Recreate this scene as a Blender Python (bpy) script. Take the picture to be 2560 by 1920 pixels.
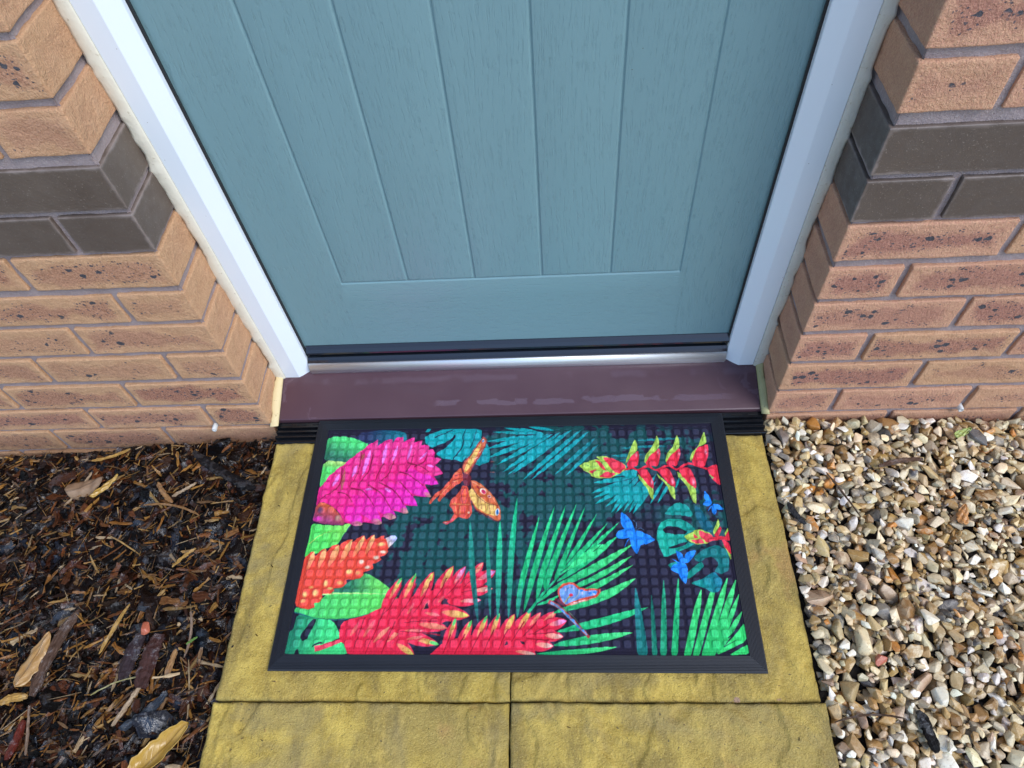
import bpy, bmesh, math
import numpy as np
from mathutils import Vector, Matrix, noise as mnoise
for o in list(bpy.data.objects): bpy.data.objects.remove(o)
SC = bpy.context.scene
COL = SC.collection
rng = np.random.default_rng(7)

# ---------------------------------------------------------------- camera
cam_data = bpy.data.cameras.new('camera'); cam = bpy.data.objects.new('camera', cam_data); COL.objects.link(cam)
cam_data.sensor_width = 36.0; cam_data.lens = 36.0*1746.9/2560.0; cam_data.clip_start = .02; cam_data.clip_end = 200
_f = Vector((-0.06469602, 0.57172336, -0.8178917)); _r = Vector((0.99754613, 0.015073, -0.06837052)); _u = Vector((0.02676094, 0.82030799, 0.57129559))
_M = Matrix((( _r.x, _u.x, -_f.x, .0370), (_r.y, _u.y, -_f.y, -.6878), (_r.z, _u.z, -_f.z, 1.1007), (0, 0, 0, 1)))
cam.matrix_world = _M
SC.camera = cam
# ---------------------------------------------------------------- sky, sun, exposure
SUN_EL, SUN_AZ = math.radians(50), math.radians(124)      # azimuth clockwise from +Y: front, a little to the right
world = bpy.data.worlds.new('World'); SC.world = world; world.use_nodes = True
wn = world.node_tree.nodes; wl = world.node_tree.links
sky = wn.new('ShaderNodeTexSky'); sky.sky_type = 'NISHITA'; sky.sun_disc = False
sky.sun_elevation = SUN_EL; sky.sun_rotation = SUN_AZ; sky.air_density = 1.0; sky.dust_density = .6; sky.ozone_density = 2.2
bg = wn['Background']; bg.inputs['Strength'].default_value = .15
wl.new(sky.outputs['Color'], bg.inputs['Color'])
sd = bpy.data.lights.new('sun', 'SUN'); sd.energy = 1.45; sd.angle = math.radians(32); sd.color = (1.0, .985, .965)
sun = bpy.data.objects.new('sun', sd); COL.objects.link(sun)
_d = Vector((math.sin(SUN_AZ)*math.cos(SUN_EL), math.cos(SUN_AZ)*math.cos(SUN_EL), math.sin(SUN_EL)))
sun.rotation_euler = _d.to_track_quat('Z', 'Y').to_euler()
SC.view_settings.view_transform = 'Standard'; SC.view_settings.look = 'None'
SC.view_settings.exposure = 0.90; SC.view_settings.gamma = 1.0
SC.render.engine = 'CYCLES'

# ---------------------------------------------------------------- small helpers
def tag(o, label=None, cat=None, group=None, kind=None):
    if label: o['label'] = label
    if cat: o['category'] = cat
    if group: o['group'] = group
    if kind: o['kind'] = kind
    return o
def empty(name, loc=(0, 0, 0)):
    o = bpy.data.objects.new(name, None); o.location = loc; o.empty_display_size = .02; COL.objects.link(o); return o
def link(name, me, mat, parent=None):
    if mat: me.materials.append(mat)
    o = bpy.data.objects.new(name, me); COL.objects.link(o)
    if parent:
        o.parent = parent; o.matrix_parent_inverse = Matrix.Translation(-Vector(parent.location))
    return o
def mesh_np(name, V, F, smooth=False):
    """V (n,3) array; F (m,k) array of equal-size faces"""
    me = bpy.data.meshes.new(name); V = np.asarray(V, np.float32); F = np.asarray(F, np.int32)
    m, k = F.shape
    me.vertices.add(len(V)); me.vertices.foreach_set('co', V.ravel())
    me.loops.add(m*k); me.loops.foreach_set('vertex_index', F.ravel())
    me.polygons.add(m); me.polygons.foreach_set('loop_start', np.arange(0, m*k, k, dtype=np.int32))
    me.polygons.foreach_set('loop_total', np.full(m, k, np.int32))
    me.polygons.foreach_set('use_smooth', np.full(m, smooth, bool))
    me.update(calc_edges=True); me.validate()
    return me
def vcol(me, name, C):
    a = me.color_attributes.new(name, 'FLOAT_COLOR', 'POINT')
    C = np.asarray(C, np.float32)
    if C.shape[1] == 3: C = np.hstack([C, np.ones((len(C), 1), np.float32)])
    a.data.foreach_set('color', C.ravel())
def bm_mesh(name, bm, smooth=False):
    me = bpy.data.meshes.new(name); bmesh.ops.recalc_face_normals(bm, faces=bm.faces)
    bm.to_mesh(me); bm.free()
    for p in me.polygons: p.use_smooth = smooth
    return me
def prism(pts, axis, a, b, n=1):
    """closed profile pts (2-D) swept along axis from a to b. axis 'x': pts=(y,z); 'z': pts=(x,y)"""
    V = []; F = []; k = len(pts)
    for i in range(n+1):
        t = a+(b-a)*i/n
        for p in pts: V.append((t, p[0], p[1]) if axis == 'x' else (p[0], p[1], t))
    bm = bmesh.new(); vs = [bm.verts.new(v) for v in V]
    for i in range(n):
        for j in range(k):
            bm.faces.new((vs[i*k+j], vs[i*k+(j+1) % k], vs[(i+1)*k+(j+1) % k], vs[(i+1)*k+j]))
    bm.faces.new(vs[:k][::-1]); bm.faces.new(vs[-k:])
    return bm
def bev(bm, w, seg=2, ang=30):
    es = [e for e in bm.edges if len(e.link_faces) == 2 and e.calc_face_angle(0) > math.radians(ang)]
    bmesh.ops.bevel(bm, geom=es, offset=w, segments=seg, affect='EDGES', profile=.5, clamp_overlap=True)
def vnoise(x, y, seed=0):
    """smooth 2-D value noise in [0,1]"""
    r = np.random.default_rng(1000+seed); T = r.random((256, 256))
    xi = np.floor(x).astype(int); yi = np.floor(y).astype(int); fx = x-xi; fy = y-yi
    fx = fx*fx*(3-2*fx); fy = fy*fy*(3-2*fy)
    g = lambda a, b: T[(a) % 256, (b) % 256]
    return (g(xi, yi)*(1-fx)+g(xi+1, yi)*fx)*(1-fy)+(g(xi, yi+1)*(1-fx)+g(xi+1, yi+1)*fx)*fy
def fbm(x, y, seed=0, oct=4, gain=.5):
    s = 0; a = 1; t = 0
    for i in range(oct):
        s = s+a*vnoise(x*2**i+i*17.3, y*2**i+i*9.1, seed+i); t += a; a *= gain
    return s/t
def s2l(c):
    c = np.asarray(c, float); return np.where(c <= .04045, c/12.92, ((c+.055)/1.055)**2.4)

# ---------------------------------------------------------------- material helper
class NT:
    def __init__(s, name):
        s.m = bpy.data.materials.new(name); s.m.use_nodes = True; s.t = s.m.node_tree; s.b = s.t.nodes['Principled BSDF']
    def n(s, typ, **k):
        nd = s.t.nodes.new('ShaderNode'+typ)
        for a, v in k.items():
            if a.startswith('i_'):
                key = a[2:]; key = int(key) if key.isdigit() else key.replace('_', ' ')
                s.put(nd.inputs[key], v)
            else: setattr(nd, a, v)
        return nd
    def put(s, inp, v):
        if isinstance(v, bpy.types.NodeSocket): s.t.links.new(v, inp)
        elif isinstance(v, (tuple, list)) and inp.type == 'RGBA' and len(v) == 3: inp.default_value = (*v, 1)
        else: inp.default_value = v
    def set(s, **k):
        for a, v in k.items(): s.put(s.b.inputs[a.replace('_', ' ')], v)
    def math(s, op, a, b=0, c=0, clamp=False):
        nd = s.t.nodes.new('ShaderNodeMath'); nd.operation = op; nd.use_clamp = clamp
        s.put(nd.inputs[0], a); s.put(nd.inputs[1], b); s.put(nd.inputs[2], c); return nd.outputs[0]
    def mix(s, f, a, b, typ='MIX'):
        nd = s.t.nodes.new('ShaderNodeMix'); nd.data_type = 'RGBA'; nd.blend_type = typ
        s.put(nd.inputs[0], f); s.put(nd.inputs[6], a); s.put(nd.inputs[7], b); return nd.outputs[2]
    def ramp(s, v, lo, hi, a=0., b=1.):
        nd = s.t.nodes.new('ShaderNodeMapRange'); nd.interpolation_type = 'SMOOTHSTEP'
        for i, x in enumerate((v, lo, hi, a, b)): s.put(nd.inputs[i], x)
        return nd.outputs[0]
    def obj(s): return s.n('TexCoord').outputs['Object']
    def mapv(s, vec, scale): return s.n('Mapping', i_Vector=vec, i_Scale=scale).outputs[0]
    def noise(s, vec, sc, det=3, rough=.55, dist=0.):
        nd = s.n('TexNoise', i_Vector=vec, i_Scale=sc, i_Detail=det, i_Roughness=rough, i_Distortion=dist); return nd.outputs['Fac']
    def bump(s, h, dist, strength=1.0, prev=None):
        nd = s.n('Bump', i_Height=h, i_Distance=dist, i_Strength=strength)
        if prev: s.put(nd.inputs['Normal'], prev)
        return nd.outputs[0]

def mat_brick(dark=False):
    M = NT('dark_brick' if dark else 'buff_brick')
    uv = M.n('UVMap', uv_map='buv').outputs[0]; hs = M.n('UVMap', uv_map='bhs').outputs[0]
    at = M.n('Attribute', attribute_name='bcol'); r = M.n('SeparateColor', i_Color=at.outputs['Color'])
    r1, r2, fr = r.outputs[0], r.outputs[1], r.outputs[2]
    su = M.n('SeparateXYZ', i_0=uv); sh = M.n('SeparateXYZ', i_0=hs)
    P = M.n('VectorMath', operation='ADD', i_0=M.obj(), i_1=M.n('CombineXYZ', i_0=M.math('MULTIPLY', r1, 7.), i_1=M.math('MULTIPLY', r2, 5.)).outputs[0]).outputs[0]
    d = M.math('MINIMUM', M.math('SUBTRACT', sh.outputs[0], M.math('ABSOLUTE', su.outputs[0])), M.math('SUBTRACT', sh.outputs[1], M.math('ABSOLUTE', su.outputs[1])))
    big = M.noise(P, 14, 3); mid = M.noise(P, 60, 4, .6); fine = M.noise(P, 420, 3, .7); grit = M.noise(P, 1300, 2, .6)
    if dark:
        c = M.mix(big, (.072, .050, .038), (.142, .108, .084)); c = M.mix(M.ramp(r1, 0, 1, 0, .45), c, (.085, .064, .055))
        c = M.mix(M.ramp(fine, .62, .70, 0, .6), c, (.34, .28, .23)); edge = M.math('MULTIPLY', M.ramp(M.math('ADD', d, M.math('MULTIPLY', M.math('SUBTRACT', mid, .5), .012)), .0, .005, .75, 0), M.ramp(big, .35, .65, .25, 1))
        c = M.mix(edge, c, (.26, .21, .19))
        M.set(Base_Color=c, Roughness=M.ramp(mid, .3, .7, .42, .62))
        M.set(Normal=M.bump(M.math('ADD', mid, M.math('MULTIPLY', fine, .5)), .0012, .5)); return M.m
    tan = M.mix(mid, (.46, .225, .105), (.71, .415, .235))
    tan = M.mix(M.ramp(r1, .3, 1, 0, .75), tan, M.mix(mid, (.52, .220, .150), (.70, .365, .255)))
    tan = M.mix(M.ramp(fine, .35, .7, .0, .45), tan, (.82, .53, .30))
    dd = M.math('ADD', d, M.math('MULTIPLY', M.math('SUBTRACT', mid, .5), .016))
    dd = M.math('ADD', dd, M.math('MULTIPLY', M.math('SUBTRACT', big, .5), .058))
    core = M.math('MULTIPLY', M.ramp(dd, .006, .024), M.math('MULTIPLY', M.ramp(fr, 0, 1, .20, 1), M.ramp(r2, 0, 1, .40, 1.0)))
    red = M.mix(M.ramp(fine, .35, .62), (.27, .105, .062), (.54, .26, .165))
    red = M.mix(M.ramp(r1, .2, .8, 0, .6), red, M.mix(fine, (.34, .125, .095), (.56, .28, .215)))
    c = M.mix(core, tan, red)
    c = M.mix(M.math('MULTIPLY', M.ramp(grit, .56, .68, 0, .55), M.ramp(core, 0, 1, .3, 1)), c, (.15, .07, .05))
    # burnt, blue-black iron spots gathered in the middle of the face
    den = M.noise(P, 17, 1.5); dv = M.n('TexNoise', i_Vector=P, i_Scale=160, i_Detail=2).outputs['Color']
    Pd = M.n('VectorMath', operation='MULTIPLY_ADD', i_0=dv, i_1=(.007, .007, .007), i_2=M.mapv(P, (1, 1, 1.25))).outputs[0]
    def dots(sc, rmax, pw, soft):
        v = M.n('TexVoronoi', i_Vector=Pd, i_Scale=sc); rr = M.math('MULTIPLY', M.math('POWER', M.n('SeparateColor', i_Color=v.outputs['Color']).outputs[0], pw), rmax)
        return M.ramp(M.math('SUBTRACT', v.outputs['Distance'], rr), -soft, soft, 1, 0)
    dn = M.ramp(M.math('ADD', den, M.ramp(r2, 0, 1, -.08, .10)), .38, .55)
    m2 = M.math('MULTIPLY', M.math('MULTIPLY', M.ramp(dd, .010, .020), fr), dn); m3 = M.math('MULTIPLY', M.math('MULTIPLY', M.ramp(dd, .005, .014), fr), M.ramp(dn, 0, 1, .35, 1))
    sp = M.math('MULTIPLY', M.ramp(M.math('MULTIPLY', dots(78, .56, 2.7, .06), m2), .35, .6), 1.)
    sm = M.math('MULTIPLY', M.ramp(M.math('MULTIPLY', dots(230, .52, 2.5, .08), m3), .3, .6), .85)
    sp = M.math('MAXIMUM', sp, sm)
    c = M.mix(M.math('MULTIPLY', sp, .93), c, M.mix(fine, (.022, .034, .052), (.060, .078, .100)))
    # damp, dirty staining near the ground
    z = M.n('SeparateXYZ', i_0=M.obj()).outputs[2]
    damp = M.math('MULTIPLY', M.ramp(M.math('ADD', z, M.math('MULTIPLY', big, .05)), -.035, .035, .75, 0), M.ramp(mid, .2, .8, .6, 1))
    c = M.mix(damp, c, M.mix(1, c, (.38, .32, .26), 'MULTIPLY'))
    M.set(Base_Color=c, Roughness=M.math('SUBTRACT', .86, M.math('MULTIPLY', sp, .3)))
    wv = M.noise(M.mapv(P, (1, 1, .45)), 430, 4, .7)
    h = M.math('ADD', M.math('MULTIPLY', wv, .8), M.math('ADD', M.math('MULTIPLY', fine, .5), M.math('MULTIPLY', mid, 1.2)))
    M.set(Normal=M.bump(h, .0040, 1.0)); return M.m
def mat_mortar():
    M = NT('mortar'); P = M.obj(); a = M.noise(P, 22, 4); b = M.noise(P, 380, 3, .7)
    c = M.mix(a, (.235, .175, .170), (.41, .335, .335)); c = M.mix(M.ramp(b, .45, .75, 0, .4), c, (.52, .45, .41))
    M.set(Base_Color=c, Roughness=.92, Normal=M.bump(M.math('ADD', M.math('MULTIPLY', a, 2), b), .003, .8)); return M.m
def mat_simple(name, col, rough=.5, metal=0., nz=0, amp=.15, bumpd=0, bs=300, coat=0):
    M = NT(name); P = M.obj()
    c = col
    if nz:
        c = M.mix(M.noise(P, nz, 4), tuple(x*(1-amp) for x in col), tuple(min(1, x*(1+amp)) for x in col))
    M.set(Base_Color=c, Roughness=rough, Metallic=metal, Coat_Weight=coat)
    if bumpd: M.set(Normal=M.bump(M.noise(P, bs, 3), bumpd, .6))
    return M.m
def mat_upvc():
    M = NT('white_upvc'); P = M.obj()
    c = M.mix(M.noise(P, 6, 2), (.72, .79, .86), (.78, .84, .90))
    sp = M.n('TexVoronoi', i_Vector=P, i_Scale=95).outputs['Distance']; sel = M.noise(P, 60, 1)
    c = M.mix(M.math('MULTIPLY', M.ramp(sp, .035, .08, 1, 0), M.ramp(sel, .60, .64)), c, (.12, .10, .09))
    M.set(Base_Color=c, Roughness=.28, IOR=1.5, Normal=M.bump(M.noise(P, 500, 2), .0002, .15)); return M.m
def mat_door():
    M = NT('painted_grained_door'); P = M.obj(); s = M.n('SeparateXYZ', i_0=P)
    x, z = s.outputs[0], s.outputs[2]
    # vertical grain above the rail, horizontal on the bottom rail
    warp = M.noise(M.mapv(P, (6.5, 1, 1.6)), 1.3, 1, .3)
    xw = M.math('ADD', x, M.math('MULTIPLY', M.math('SUBTRACT', warp, .5), .055))
    gv = M.n('CombineXYZ', i_0=xw, i_1=.3, i_2=M.math('MULTIPLY', z, .045)).outputs[0]
    warp2 = M.noise(M.mapv(P, (1.1, 1, 6.0)), 1.8, 2, .4)
    zw = M.math('ADD', z, M.math('MULTIPLY', M.math('SUBTRACT', warp2, .5), .10))
    gh = M.n('CombineXYZ', i_0=M.math('MULTIPLY', x, .055), i_1=.7, i_2=zw).outputs[0]
    rail = M.math('MULTIPLY', M.ramp(z, GZ-.0005, GZ+.0005, 1, 0), M.math('MULTIPLY', M.ramp(x, GX[0]-.012, GX[0]-.008), M.ramp(x, GX[5]+.008, GX[5]+.012, 1, 0)))
    v = M.n('Mix', data_type='VECTOR', i_0=rail, i_4=gv, i_5=gh).outputs[1]
    g1 = M.noise(v, 330, 3, .7); g2 = M.noise(v, 700, 3, .6)
    pit = M.ramp(g1, .53, .60); cut = M.noise(P, 75, 2, .5)
    h = M.math('ADD', M.math('MULTIPLY', M.math('MULTIPLY', pit, M.ramp(cut, .38, .56, .25, 1)), -1.0), M.math('MULTIPLY', g2, .25))
    h = M.math('MULTIPLY', h, M.math('SUBTRACT', 1, M.math('MULTIPLY', rail, .55)))
    c = M.mix(M.noise(P, 3, 3), (.164, .286, .312), (.184, .310, .338))
    vor = M.n('TexVoronoi', i_Vector=M.mapv(P, (1, .2, 1.7)), i_Scale=34).outputs['Distance']
    c = M.mix(M.math('MULTIPLY', M.ramp(vor, .02, .045, 1, 0), M.ramp(M.noise(P, 11, 1), .60, .66)), c, (.10, .12, .10))
    M.set(Base_Color=c, Roughness=.36, IOR=1.48, Normal=M.bump(h, .0008, .5)); return M.m
def mat_slab():
    M = NT('ochre_paving'); P = M.n('VectorMath', operation='ADD', i_0=M.obj(), i_1=M.n('CombineXYZ', i_0=M.math('MULTIPLY', M.n('ObjectInfo').outputs['Random'], 9)).outputs[0]).outputs[0]
    big = M.noise(P, 5, 4, .6); mid = M.noise(P, 28, 5, .65); fine = M.noise(P, 420, 3, .7); st = M.noise(M.mapv(P, (1, .35, 1)), 16, 5, .7)
    c = M.mix(M.ramp(mid, .3, .7), (.390, .262, .036), (.640, .462, .092))
    c = M.mix(M.ramp(big, .40, .66, 0, .8), c, (.365, .265, .070))
    c = M.mix(M.ramp(st, .47, .66, 0, .75), c, (.215, .150, .035))
    c = M.mix(M.ramp(M.noise(P, 9, 3, .6), .60, .72, 0, .45), c, (.52, .27, .090))
    c = M.mix(M.ramp(fine, .54, .70, 0, .6), c, (.19, .14, .045)); c = M.mix(M.ramp(fine, .44, .34, 0, .5), c, (.66, .50, .16))
    c = M.mix(M.ramp(M.noise(P, 3.2, 4, .7, .8), .50, .62, 0, .45), c, (.27, .215, .10))
    c = M.mix(M.ramp(M.noise(P, 150, 2), .70, .74, 0, .7), c, (.07, .06, .03))
    at = M.n('Attribute', attribute_name='edge').outputs['Fac']
    c = M.mix(M.math('MULTIPLY', at, M.ramp(mid, .35, .6)), c, (.12, .105, .035))
    pk = M.n('TexVoronoi', i_Vector=P, i_Scale=11).outputs['Distance']
    c = M.mix(M.math('MULTIPLY', M.ramp(pk, .045, .06, 1, 0), M.ramp(big, .50, .52)), c, (.34, .21, .13))
    M.set(Base_Color=c, Roughness=M.ramp(mid, .3, .7, .55, .75)); M.set(Normal=M.bump(M.math('ADD', M.math('MULTIPLY', fine, .7), M.math('ADD', mid, M.noise(P, 110, 4, .7))), .0034, .9)); return M.m
def mat_sill():
    M = NT('plum_brown_sill'); P = M.obj(); s = M.n('SeparateXYZ', i_0=P); x, y = s.outputs[0], s.outputs[1]
    n1 = M.noise(P, 9, 3); w = M.math('MULTIPLY', M.math('SUBTRACT', M.noise(P, 30, 3), .5), .012)
    yy = M.math('ADD', y, w)
    # dried water marks along the front and the back of the sill
    band = M.ramp(M.math('ABSOLUTE', M.math('SUBTRACT', yy, M.math('ADD', .033, M.math('MULTIPLY', M.math('SUBTRACT', M.noise(M.mapv(P, (1, 0, 0)), 8, 1), .5), .008)))), .0050, .0057, 1, 0)
    a = M.math('MULTIPLY', M.math('MULTIPLY', band, M.ramp(M.noise(M.mapv(P, (.8, 1.3, 0)), 24, 2, .5), .45, .475)), M.math('MULTIPLY', M.ramp(x, -.20, -.185), M.ramp(x, .33, .37, 1, 0)))
    b = M.math('MULTIPLY', M.ramp(M.math('ABSOLUTE', M.math('SUBTRACT', yy, .080)), .002, .009, .55, 0), M.ramp(M.noise(M.mapv(P, (1, .5, 0)), 9, 3), .46, .54))
    cc = M.math('MULTIPLY', M.ramp(M.noise(P, 26, 3, .6, 1.2), .60, .64, 0, .8), M.math('MAXIMUM', M.ramp(x, -.40, -.43), M.ramp(x, .32, .36)))
    k = M.math('MAXIMUM', M.math('MAXIMUM', a, b), cc)
    c = M.mix(n1, (.066, .031, .041), (.086, .041, .053)); c = M.mix(M.math('MULTIPLY', k, .30), c, (.20, .15, .19))
    c = M.mix(M.ramp(M.noise(P, 260, 2), .74, .78, 0, .6), c, (.03, .02, .02))
    M.set(Base_Color=c, Roughness=M.math('SUBTRACT', M.ramp(n1, .3, .7, .34, .44), M.math('MULTIPLY', k, .12)), Coat_Weight=.15, Normal=M.bump(M.noise(P, 700, 2), .0002, .2)); return M.m
def mat_print():
    M = NT('printed_mat_pile'); P = M.obj(); at = M.n('Attribute', attribute_name='print').outputs['Color']
    f = M.noise(P, 1500, 2, .6); g = M.noise(P, 700, 3, .7)
    c = M.mix(M.ramp(f, .3, .7, .0, .22), at, M.mix(1, at, (.55, .55, .6), 'MULTIPLY'))
    M.set(Base_Color=c, Roughness=.8, Sheen_Weight=.22, Sheen_Roughness=.35, Sheen_Tint=(.75, .8, 1.0, 1), Normal=M.bump(M.math('ADD', f, g), .0006, .5)); M.b.inputs['Specular IOR Level'].default_value = .25
    return M.m
def mat_stone(name, attr, rough=.5, wet=False):
    M = NT(name); P = M.obj(); at = M.n('Attribute', attribute_name=attr); c0 = at.outputs['Color']; al = at.outputs['Alpha']
    a = M.noise(P, 75, 4, .6, .5); b = M.noise(P, 260, 4, .6); f = M.noise(P, 900, 2)
    c = M.mix(M.math('MULTIPLY', M.ramp(a, .45, .62), M.math('MULTIPLY', al, .8)), c0, (.68, .56, .36))
    c = M.mix(M.math('MULTIPLY', M.ramp(a, .42, .30), M.math('MULTIPLY', al, .8)), c, (.32, .15, .035))
    c = M.mix(M.ramp(b, .52, .72, 0, .5), c, M.mix(1, c, (.45, .38, .32), 'MULTIPLY'))
    M.set(Base_Color=c, Roughness=M.ramp(b, .3, .7, rough-.16, rough+.12), Normal=M.bump(M.math('ADD', b, M.math('MULTIPLY', f, .3)), .0016, .5)); return M.m
def mat_chip(name='bark_chips', attr='ccol', rough=.29):
    M = NT(name); at = M.n('Attribute', attribute_name=attr); uv = M.n('UVMap', uv_map='cuv').outputs[0]
    fib = M.noise(M.mapv(uv, (38, 900, 1)), 1, 4, .65); P = M.obj(); mt = M.noise(P, 130, 4, .6); wet = M.noise(P, 26, 2)
    c = M.mix(M.ramp(fib, .38, .62, 0, .75), at.outputs['Color'], M.mix(1, at.outputs['Color'], (.42, .34, .30), 'MULTIPLY'))
    c = M.mix(M.ramp(mt, .55, .72, 0, .5), c, M.mix(1, c, (.3, .25, .22), 'MULTIPLY'))
    M.b.inputs['Specular IOR Level'].default_value = .5; M.put(M.b.inputs['Specular IOR Level'], M.ramp(M.noise(P, 48, 3, .6), .50, .60, .10, .95)); M.set(Base_Color=c, Roughness=M.ramp(wet, .38, .62, rough-.17, rough+.12), Normal=M.bump(M.math('ADD', fib, M.math('MULTIPLY', mt, .9)), .0026, 1.0))
    return M.m

# ---------------------------------------------------------------- key positions (metres; y = 0 is the brick face, z = 0 the paving)
XL, XR = -.5056, .4164
FL, FR = -.4880, .4006            # outer edges of the door frame
YF, YD = .090, .118
GX = [-.3195+.1119*i for i in range(6)]; GZ = .2561
MB, MDK, MM, MW = mat_brick(), mat_brick(True), mat_mortar(), mat_upvc()
BLACK = mat_simple('black_plastic', (.014, .017, .024), .14, coat=.6)
RUBDK = mat_simple('black_gasket', (.015, .016, .018), .55)

# ---------------------------------------------------------------- brick walls
def grid1(L, r):
    e = [0, r*.35, r, r*2.2]; n = max(1, int((L-4.4*r)/.010)); mid = list(np.linspace(r*2.2, L-r*2.2, n+1))[1:-1]
    return np.array(e+mid+[L-v for v in e[::-1]])
def brick(x0, x1, z0, z1, store, r, amp, hi, y0=0., y1=.1025, side=0):
    """rounded, slightly irregular box; only faces that can be seen. side=-1/+1: which end is an exposed reveal"""
    seed = rng.random(3)*50; r1, r2 = rng.random(2); r1 = min(1, r1*.55+(.45 if x0 > 0 else 0.))
    L = (x1-x0, y1-y0, z1-z0)
    gs = [grid1(v, r) if hi else np.array([0, v]) for v in L]
    faces = [(0, 2, 1, 0)]                                    # u-axis, v-axis, fixed axis, side(0/1)
    faces += [(0, 1, 2, 0), (0, 1, 2, 1), (1, 2, 0, 0), (1, 2, 0, 1)]
    for (ua, va, fa, sd) in faces:
        U, Vv = np.meshgrid(gs[ua], gs[va], indexing='ij'); nu, nv = U.shape
        P = np.zeros((nu*nv, 3)); P[:, ua] = U.ravel(); P[:, va] = Vv.ravel(); P[:, fa] = sd*L[fa]
        Lv = np.array(L); C = np.clip(P, r, Lv-r); C[:, 1] = np.clip(P[:, 1], r, L[1])
        D = P-C; ln = np.linalg.norm(D, axis=1, keepdims=True); ln[ln == 0] = 1
        Q = C+D/ln*r if hi else P
        if hi:
            N = D/ln; k = Q*90+seed
            nz = fbm(k[:, 0]+k[:, 1]*.7, k[:, 2]+k[:, 1]*.7, 3, 3)-.5
            k2 = Q*18+seed[::-1]; nz2 = vnoise(k2[:, 0]+k2[:, 1], k2[:, 2]+k2[:, 1]*.8, 9)-.5
            Q = Q+N*(nz*amp+nz2*amp*.8)[:, None]
        uvc = np.stack([U.ravel()-L[ua]/2, Vv.ravel()-L[va]/2], 1); hs = (L[ua]/2, L[va]/2)
        i = np.arange(nu*nv).reshape(nu, nv); q = np.stack([i[:-1, :-1], i[1:, :-1], i[1:, 1:], i[:-1, 1:]], -1).reshape(-1, 4)
        flip = (fa == 1) ^ (sd == 1)
        flip = {(1, 0): False, (2, 0): True, (2, 1): False, (0, 0): True, (0, 1): False}[(fa, sd)]
        if flip: q = q[:, ::-1]
        b = store['n']; store['V'].append(Q+np.array([x0, y0, z0])); store['F'].append(q+b)
        store['uv'].append(uvc); store['hs'].append(np.tile(hs, (nu*nv, 1)))
        fr = 1. if fa == 1 else .05
        store['c'].append(np.tile((r1, r2, fr), (nu*nv, 1))); store['n'] += nu*nv
def new_store(): return {'V': [], 'F': [], 'uv': [], 'hs': [], 'c': [], 'n': 0}
def store_mesh(name, s, mat, parent):
    V = np.vstack(s['V']); F = np.vstack(s['F']); me = mesh_np(name, V, F, True)
    vcol(me, 'bcol', np.vstack(s['c']))
    lv = np.empty(len(me.loops), np.int32); me.loops.foreach_get('vertex_index', lv)
    for nm, A in (('buv', np.vstack(s['uv'])), ('bhs', np.vstack(s['hs']))):
        l = me.uv_layers.new(name=nm); l.data.foreach_set('uv', A[lv].astype(np.float32).ravel())
    return link(name, me, mat, parent)
# bed heights of the courses: (bottom, top, dark?, starts with a half brick at the opening?)
COURSES = [(-.145, -.083, 0, 1), (-.070, -.006, 0, 0), (.005, .066, 0, 1), (.078, .144, 0, 0), (.158, .221, 0, 1), (.234, .297, 0, 0), (.309, .371, 0, 1),
           (.387, .449, 0, 0), (.4575, .5205, 1, 1), (.5300, .5950, 1, 0), (.6125, .6735, 0, 1), (.6865, .7500, 0, 0)]
z = .7615; hf = 1
while z < 2.6:
    COURSES.append((z, z+.064, 0, hf)); z += .075; hf = 1-hf
def wall(sgn, x_open, x_far, label):
    root = tag(empty('brick_wall', (x_open+sgn*.4, 0, -.2)), label, 'brick wall')
    A, B = new_store(), new_store()
    for ci, (z0, z1, dk, half) in enumerate(COURSES):
        hi = z0 < .82; x = x_open; first = True
        while abs(x-x_open) < abs(x_far-x_open):
            L = (.1025 if (first and half) else .215)+rng.uniform(-.0015, .0015)
            if not first: L = .215
            j = rng.uniform(-.001, .001, 2) if not dk else rng.uniform(-.0004, .0004, 2)
            a, b = (x, x+sgn*L)
            ys = 0. if first else rng.uniform(-.0012, .0016)
            brick(min(a, b), max(a, b), z0+j[0], z1+j[1], B if dk else A, .0012 if dk else .0021, .0005 if dk else .0021, hi, y0=ys)
            x = b+sgn*.0105; first = False
    store_mesh('brickwork', A, MB, root)
    store_mesh('dark_brick_band', B, MDK, root)
    # recessed mortar behind and between the bricks
    a, b = sorted((x_open+sgn*.005, x_far))
    gx = np.arange(a, b+.006, .006); gz = np.arange(-.2, .84, .005)
    X, Z = np.meshgrid(gx, gz, indexing='ij'); Y = .0062+.0036*(fbm(X*60, Z*60, 5, 3)-.5)
    V = np.stack([X, Y, Z], -1).reshape(-1, 3); i = np.arange(len(V)).reshape(X.shape)
    F = np.stack([i[:-1, :-1], i[1:, :-1], i[1:, 1:], i[:-1, 1:]], -1).reshape(-1, 4)
    gy = np.arange(.004, .125, .005); Y2, Z2 = np.meshgrid(gy, gz, indexing='ij')
    X2 = x_open+sgn*(.0060+.0034*(fbm(Y2*60, Z2*60, 15, 3)-.5))
    V2 = np.stack([X2, Y2, Z2], -1).reshape(-1, 3); i2 = np.arange(len(V2)).reshape(Y2.shape)+len(V)
    F2 = np.stack([i2[:-1, :-1], i2[1:, :-1], i2[1:, 1:], i2[:-1, 1:]], -1).reshape(-1, 4)
    link('mortar', mesh_np('mortar', np.vstack([V, V2]), np.vstack([F, F2]), True), MM, root)
    a, b = sorted((x_open+sgn*.009, x_far))
    bm = prism([(a, .009), (b, .009), (b, .30), (a, .30)], 'z', -.35, 2.62); link('wall_core', bm_mesh('wall_core', bm), MM, root)
    return root
WL = wall(-1, XL, -1.75, 'speckled buff brick wall left of the door, rising from the dark bark mulch')
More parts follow.
